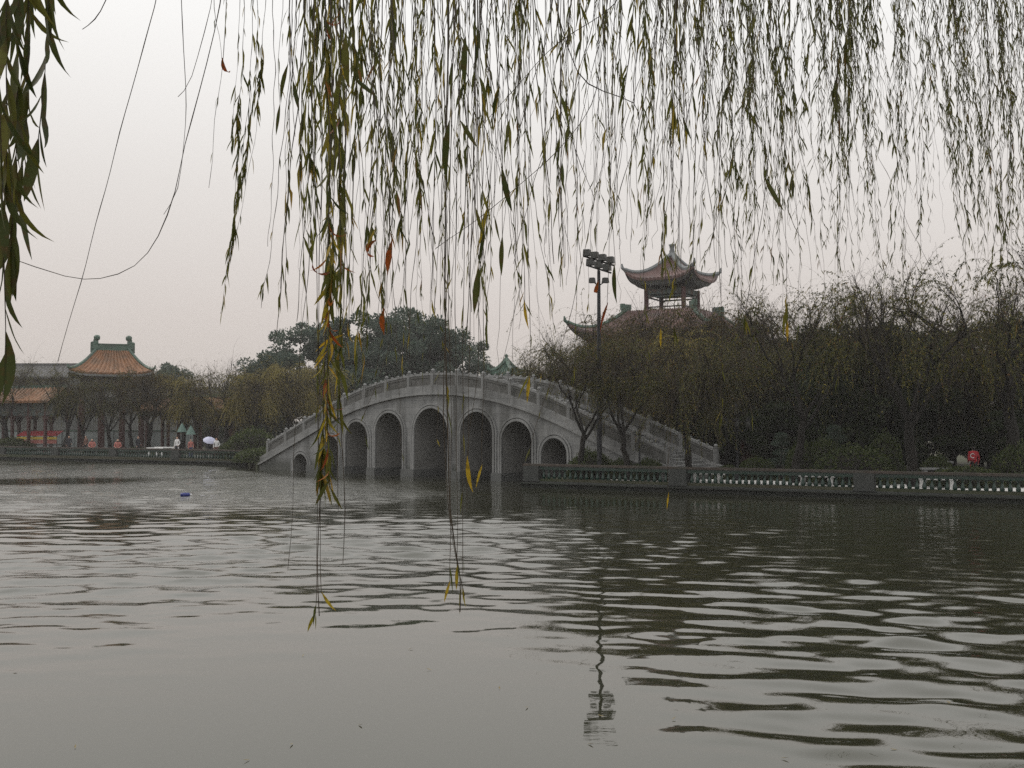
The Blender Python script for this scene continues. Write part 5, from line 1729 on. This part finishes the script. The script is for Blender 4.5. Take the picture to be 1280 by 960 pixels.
# --- bare twigs in the open sky on the left
bare = [([(206, -60), (193, 10), (150, 165), (120, 280), (95, 375), (72, 452)], 3.0),
        ([(226, -60), (228, 30), (232, 110), (230, 175), (222, 235), (205, 268)], 3.4),
        ([(270, -60), (262, 10), (240, 95), (223, 121)], 3.2),
        ([(282, -60), (274, 5), (258, 80), (231, 180), (220, 240), (198, 295), (168, 332), (125, 348), (80, 345), (12, 322)], 2.6),
        ([(142, -40), (132, 0), (118, 24), (104, 37)], 2.2),
        ([(285, -50), (280, 60), (268, 150), (266, 200), (262, 235)], 4.0)]
for i, (p, d) in enumerate(bare):
    strand(*N_, p, d, d + 0.1, 0.0016, seed=130 + i, wob=0.5, small=(0 if i < 5 else 12), ssize=0.06)
# --- leafy strand group at 290-330
for i, (xt, xb, yb, sm) in enumerate([(318, 275, 392, 70), (306, 283, 350, 60), (324, 300, 250, 70), (332, 296, 300, 50), (300, 290, 180, 30)]):
    strand(*N_, [(xt, -70), (xt - 3, 60), (xt * 0.55 + xb * 0.45, yb * 0.6), (xb, yb)], 4.4, 4.5, 0.0013, small=sm, ssize=0.075, seed=150 + i, lrange=(0.12, 1.0), spread=0.4)
# --- long yellowing strands that reach down over the water
s1 = strand(*N_, [(404, -70), (408, 80), (413, 220), (408, 380), (404, 500), (401, 620), (397, 700), (400, 770)], 2.3, 2.25, 0.0017, small=70, ssize=0.065, big=26, bsize=0.075, mixc=(0.45, 0.40, 0.15), lrange=(0.05, 0.80), seed=170, wob=0.5)
s1b = strand(*N_, [(412, -70), (414, 90), (418, 240), (412, 400), (408, 520), (412, 610)], 2.25, 2.2, 0.0013, small=60, ssize=0.06, big=40, bsize=0.066, mixc=(0.38, 0.44, 0.18), lrange=(0.55, 1.0), seed=180, wob=0.6, tilt=0.6)
s2 = strand(*N_, [(424, -70), (426, 60), (424, 200), (426, 330), (424, 450), (428, 560), (432, 640), (428, 705)], 2.35, 2.3, 0.0014, small=55, ssize=0.065, big=18, bsize=0.072, mixc=(0.5, 0.38, 0.12), lrange=(0.0, 0.78), seed=171, wob=0.5)
s3 = strand(*N_, [(384, -70), (388, 60), (392, 200), (378, 420), (366, 600), (360, 712)], 2.6, 2.6, 0.0010, small=14, ssize=0.05, lrange=(0.0, 0.45), seed=172)
s4 = strand(*N_, [(562, -70), (560, 80), (557, 240), (556, 400), (560, 520), (563, 640), (575, 720), (574, 765)], 2.2, 2.2, 0.0022, small=10, ssize=0.06, big=0, seed=173, wob=0.4)
s5 = strand(*N_, [(570, -70), (566, 100), (561, 300), (555, 450), (558, 600), (568, 690), (580, 745)], 2.5, 2.4, 0.0013, small=6, seed=174, wob=0.5)
s6 = strand(*N_, [(440, -70), (444, 100), (440, 260), (436, 400), (420, 520), (424, 640)], 2.6, 2.6, 0.0013, small=50, ssize=0.07, big=5, bsize=0.08, mixc=(0.5, 0.4, 0.1), lrange=(0.0, 0.7), seed=175)
s7 = strand(*N_, [(606, -70), (600, 80), (612, 240), (600, 330), (596, 460), (586, 560), (584, 640)], 2.3, 2.3, 0.0012, small=8, big=2, bsize=0.09, mixc=(0.7, 0.3, 0), lrange=(0.1, 0.6), seed=176)
s8 = strand(*N_, [(690, -70), (695, 0), (712, 70), (735, 105), (792, 128), (800, 150)], 3.4, 3.6, 0.0030, small=5, seed=177)
s9 = strand(*N_, [(790, -60), (768, 4), (700, 52), (645, 110), (600, 160)], 3.6, 3.7, 0.0022, small=12, ssize=0.06, seed=178)
s10 = strand(*N_, [(760, -40), (740, 130), (650, 230), (560, 300), (545, 312)], 3.2, 3.2, 0.0016, small=4, seed=179)
for i, p in enumerate([[(905, -70), (903, 120), (898, 300), (903, 440), (901, 545)], [(848, -70), (846, 100), (850, 220), (842, 420), (836, 580)], [(975, -70), (960, 200), (930, 420), (940, 520)], [(1046, -70), (1048, 200), (1047, 480)],
                         [(752, -70), (756, 150), (742, 260), (705, 420), (662, 560)], [(664, -70), (648, 120), (652, 330), (622, 480)], [(462, -70), (470, 150), (462, 330), (488, 420), (455, 520)], [(512, -70), (520, 140), (500, 300), (470, 470)],
                         [(820, -70), (815, 160), (806, 330), (812, 505)], [(720, -70), (716, 150), (722, 320), (716, 470)], [(928, -70), (938, 160), (926, 340), (932, 500)], [(640, -70), (634, 180), (644, 350), (636, 505)], [(540, -70), (534, 170), (542, 360), (536, 470)], [(1000, -70), (990, 180), (1000, 330), (994, 450)], [(876, -70), (882, 170), (870, 330), (876, 470)]]):
    strand(*N_, p, 3.2 + 0.2 * i, 3.2 + 0.2 * i, 0.0016, small=9, ssize=0.06, seed=190 + i, wob=0.7, lrange=(0.0, 1.0))
# --- crossing side twigs
for i, (xa, ya, xb, yb, d) in enumerate([(1060, -60, 985, 150, 5.0), (1010, -60, 930, 190, 6.0), (660, -60, 742, 250, 4.2), (500, -60, 432, 210, 4.0), (890, -60, 1002, 300, 5.2), (830, -60, 760, 300, 4.6), (1150, -60, 1212, 300, 7.0), (1180, -60, 1105, 260, 6.6), (560, -60, 640, 260, 5.0),
                                           (960, -60, 880, 330, 5.6), (1240, -60, 1150, 200, 8.0), (720, -60, 640, 330, 5.0), (480, -60, 545, 305, 3.8), (1060, 40, 1160, 330, 7.5)]):
    mx_, my_ = (xa * 0.6 + xb * 0.4), ya * 0.45 + yb * 0.55
    strand(*N_, [(xa, ya), (xa * 0.85 + xb * 0.15, ya * 0.7 + yb * 0.3), (mx_, my_), (xb, yb)], d, d + 0.2, 0.0024, small=14, ssize=0.075, seed=230 + i, wob=1.0, spread=0.8)
# --- single leaves the photograph singles out
for st, x, y, d, key, ln, roll, tx, rz, cu in [
        (s4, 584, 570, 2.2, 'y', 0.085, 0.0, 0, 0, None), (s7, 603, 580, 2.3, 'y', 0.055, 0.35, 0, 0.8, None), (s1, 430, 418, 2.3, 'y', 0.085, 1.25, 0, 0.2, None), (s7, 627, 208, 2.2, 'g', 0.10, -0.15, 0, 0, None),
        (s7, 606, 285, 2.2, 'g', 0.09, 0.1, 0.1, 0.5, None), (s7, 598, 335, 2.2, 'g', 0.10, 0.1, 0, 0.2, None), (s7, 618, 270, 2.2, 'g', 0.075, -0.25, 0, 0.4, None), (s7, 628, 295, 2.2, 'g', 0.085, 0.05, 0, 0.3, None),
        (s7, 594, 258, 2.2, 'g', 0.08, -0.25, 0, 0.2, None), (s7, 575, 150, 2.2, 'g', 0.07, -0.55, 0, 0, None), (s7, 625, 108, 2.2, 'g', 0.085, 0.4, 0, 0, None), (s4, 582, 45, 2.1, 'g', 0.10, 0.1, 0, 0, None),
        (s4, 562, 150, 2.1, 'g', 0.13, 0.2, 0, 0, None), (s4, 470, 300, 2.2, 'r', 0.07, 1.2, 0, 0, 0), (s4, 490, 300, 2.2, 'r', 0.10, 0.2, 0, 0.5, 1), (s6, 480, 385, 2.2, 'r', 0.08, 0.3, 0, 0.3, 1),
        (s9, 768, 330, 2.5, 'g', 0.10, 0.05, 0, 0, None), (s9, 748, 350, 2.5, 'r', 0.06, 0.2, 0, 0.4, 0), (s9, 760, 378, 2.5, 'r', 0.085, 0.35, 0, 0.2, None), (s9, 848, 150, 2.8, 'g', 0.07, 0.0, 0, 0, None), (s9, 853, 145, 2.8, 'g', 0.075, -0.3, 0, 0, None),
        (s9, 955, 220, 2.8, 'g', 0.11, -0.55, 0, 0.2, None), (s9, 764, 270, 2.5, 'g', 0.045, 0, 0, 0, None), (s2, 432, 40, 2.2, 'g', 0.12, 0.05, 0, 0, None), (s2, 428, 90, 2.2, 'g', 0.10, 0.3, 0, 0.2, None), (s2, 440, 95, 2.2, 'g', 0.07, -0.9, 0, 0.2, None),
        (s2, 418, 130, 2.2, 'g', 0.09, 0.1, 0, 0.1, None), (s1, 395, 765, 2.25, 'y', 0.05, 0.5, 0, 0, None), (s1, 402, 740, 2.25, 'y', 0.06, -0.5, 0, 0.3, None), (s4, 572, 705, 2.2, 'y', 0.055, 0.05, 0, 0.3, None), (s4, 578, 735, 2.2, 'y', 0.06, -0.2, 0, 0.5, None), (s4, 563, 725, 2.2, 'y', 0.05, 0.3, 0, 0.4, None),
        (s1, 360, 80, 2.6, 'g', 0.10, 0.3, 0, 0.3, None), (s1, 366, 100, 2.6, 'g', 0.08, -0.2, 0, 0.3, None), (s1, 278, 72, 2.6, 'r', 0.06, 0.1, 0, 0.2, 0), (s3, 350, 130, 2.6, 'g', 0.08, 0.1, 0, 0.8, None),
        (s7, 655, 375, 2.3, 'y', 0.07, -0.1, 0, 0.2, None), (s7, 662, 470, 2.3, 'y', 0.06, 0.1, 0, 0.4, None), (s6, 540, 375, 2.4, 'y', 0.05, 0, 0, 0, None), (s9, 826, 410, 2.6, 'y', 0.05, 0, 0, 0.3, None), (s9, 836, 615, 2.6, 'y', 0.05, 0.1, 0, 0.3, None), (s9, 984, 400, 2.6, 'y', 0.055, 0, 0, 0, None)]:
    one_leaf(st, x, y, d, key, ln, roll, tx, rz, cu)

# --- the curtain over the middle: thin strands 3 to 7 m away
rr = random.Random(3)
def low_edge(x):
    pts = [(330, 330), (380, 430), (430, 470), (520, 430), (600, 430), (660, 380), (720, 330), (780, 300), (860, 330), (940, 350), (1010, 330), (1100, 300), (1200, 330), (1290, 330)]
    for (a, ya), (b, yb) in zip(pts[:-1], pts[1:]):
        if a <= x <= b: return ya + (yb - ya) * (x - a) / (b - a)
    return 330
n = 0
for i in range(96):
    x = rr.uniform(338, 905)
    if 338 < x < 365 and rr.random() < 0.6: continue
    d = rr.uniform(3.2, 7.0)
    y = low_edge(x) * rr.choice([rr.uniform(0.35, 0.75), rr.uniform(0.7, 1.06), rr.uniform(0.8, 1.06)])
    lean = rr.gauss(0, 22)
    leafy = rr.random()
    strand(*N_, [(x + rr.gauss(0, 6), -75), (x, 15), (x + lean * 0.5 + rr.gauss(0, 4), y * 0.55), (x + lean, y)], d, d + rr.uniform(-0.3, 0.3), 0.0012 + 0.0002 * d, small=(rr.uniform(2, 7) if leafy < 0.45 else rr.uniform(9, 22)), ssize=0.098, seed=300 + i,
           lrange=((0, 1.0) if leafy < 0.7 else (0, 0.65)), spread=0.45)
for xc, w, y0, k, dd in ((395, 20, 430, 7, 3.6), (418, 14, 380, 5, 3.0), (503, 18, 330, 6, 4.2), (455, 14, 240, 3, 4.0), (815, 16, 300, 5, 5.5), (640, 22, 180, 4, 4.5)):
    for j in range(k):
        x = xc + rr.uniform(-w, w); y = y0 * rr.uniform(0.55, 1.0)
        strand(*N_, [(x + rr.gauss(0, 5), -75), (x, 10), (x + rr.gauss(0, 6), y * 0.5), (x + rr.gauss(0, 8), y)], dd + rr.uniform(-0.4, 0.6), dd + rr.uniform(-0.4, 0.6), 0.0014, small=rr.uniform(20, 36), ssize=0.098, seed=500 + int(xc) + j, spread=0.4, lrange=(0.0, 0.97))
# --- right-hand tree: finer, farther strands, dense towards the edge
def far_path(x, y):
    lean = rr.gauss(12, 20)
    return [(x + rr.gauss(0, 5), -85), (x, 5), (x + lean * 0.4 + rr.gauss(0, 5), y * 0.5), (x + lean, y)]
for i in range(92):
    x = rr.uniform(820, 1300) if i % 3 else rr.uniform(1080, 1310)
    d = rr.uniform(9.5, 14.0) if x < 1060 else rr.uniform(12, 23)
    y = low_edge(min(x, 1290)) * rr.choice([rr.uniform(0.3, 0.7), rr.uniform(0.6, 1.0), rr.uniform(0.75, 1.1)])
    strand(*Fq, far_path(x, y), d, d, 0.0034, small=rr.uniform(5, 15), ssize=0.17, smat='lf_right', seed=700 + i, spread=0.5)
for xc, w, y0, k in ((938, 24, 260, 11), (968, 18, 330, 6), (1045, 22, 240, 10), (1078, 18, 215, 8), (1010, 20, 140, 4), (1195, 26, 290, 10), (1264, 24, 320, 17), (880, 24, 200, 4), (1140, 30, 150, 4)):
    for j in range(k):
        x = xc + rr.uniform(-w, w); y = y0 * rr.uniform(0.5, 1.0); d = rr.uniform(9.5, 14) if x < 1100 else rr.uniform(14, 23)
        strand(*Fq, far_path(x, y), d, d, 0.0034, small=rr.uniform(12, 24), ssize=0.17, smat='lf_right', seed=1200 + int(xc) + j * 7, spread=0.45, lrange=(0.0, 0.97))

# --- the many finest strands that nobody could count, joined
def curtain(tree, nodes, specs, r, per_m, ssize, smat, seed):
    rng = np.random.default_rng(seed)
    mb = MB()
    LV, LQ, LT = [], [], []
    off = 0
    for x, y, d, lean in specs:
        P = [pix(x + rng.normal(0, 6), -95, d), pix(x, -10, d), pix(x + lean * 0.45 + rng.normal(0, 4), y * 0.5, d), pix(x + lean, y, d)]
        best = min(nodes, key=lambda q: (q - P[0]).length)
        pts = [best]
        for i in range(3):
            p0 = P[max(i - 1, 0)]; p1 = P[i]; p2 = P[i + 1]; p3 = P[min(i + 2, 3)]
            for k in range(9):
                t = k / 9
                q = 0.5 * ((2 * p1) + (p2 - p0) * t + (2 * p0 - 5 * p1 + 4 * p2 - p3) * t * t + (3 * p1 - p0 - 3 * p2 + p3) * t ** 3)
                pts.append(q + Vector(rng.normal(0, 0.0012 * d, 3)))
        pts.append(P[-1])
        mb.tube(pts, list(np.linspace(r * 1.4, r * 0.6, len(pts))), 3, cap=False)
        A = np.array([tuple(v) for v in pts[9:]])
        L = np.linalg.norm(A[-1] - A[0])
        ns = int(per_m * L * rng.choice([0.15, 0.4, 1.0, 1.6]))
        if ns < 1: continue
        f = rng.random(ns) * (len(A) - 1.001); ii = f.astype(int); fr = (f - ii)[:, None]
        c = A[ii] * (1 - fr) + A[ii + 1] * fr
        a = rng.uniform(0, 2 * pi, ns)
        o = np.stack([np.cos(a), np.sin(a), np.zeros(ns)], -1)
        D = o * rng.uniform(0.1, 0.7, ns)[:, None] + np.array([0, 0, -1.0])
        V, Q = leaf_quads(c, D, ssize * rng.uniform(0.5, 1.2, ns), ssize * rng.uniform(0.035, 0.06, ns), rng)
        LV.append(V); LQ.append(Q + off); off += len(V)
    tw = setp(mb.build('fine_twigs', M['twig_near'], tree), kind='stuff')
    tw.matrix_parent_inverse = Matrix.Translation(-Vector(tree.location))
    setp(link('fine_foliage', np_mesh('fine_foliage', np.concatenate(LV), np.concatenate(LQ), mats=[M[smat]]), tw), kind='stuff')
curtain(*N_, [(x, low_edge(x) * rr.uniform(0.45, 1.3), rr.uniform(5.0, 9.0), rr.gauss(0, 14)) for x in [rr.uniform(372, 900) for _ in range(120)]], 0.0016, 6, 0.095, 'lf_small', 61)
curtain(*Fq, [(x, low_edge(min(x, 1290)) * rr.uniform(0.4, 1.28), rr.uniform(11, 22), rr.gauss(16, 24)) for x in [rr.choice([rr.uniform(800, 1310), rr.gauss(945, 28), rr.gauss(1062, 30), rr.gauss(1195, 26), rr.gauss(1272, 26)]) for i in range(140)]], 0.0032, 6, 0.16, 'lf_right', 62)

# ================================================================== HAZE
def build_haze():
    m, nt, out = new_mat('haze')
    v = nt.nodes.new('ShaderNodeVolumePrincipled')
    v.inputs['Color'].default_value = (0.95, 0.93, 0.92, 1)
    v.inputs['Density'].default_value = 0.00062
    nt.links.new(v.outputs[0], out.inputs['Volume'])
    mb = MB().box((0, 0, 9.2), (2100, 2100, 22.8))
    o = mb.build('haze', m)
    setp(o, 'thin pale haze lying over the lake and its banks', kind='stuff')
build_haze()
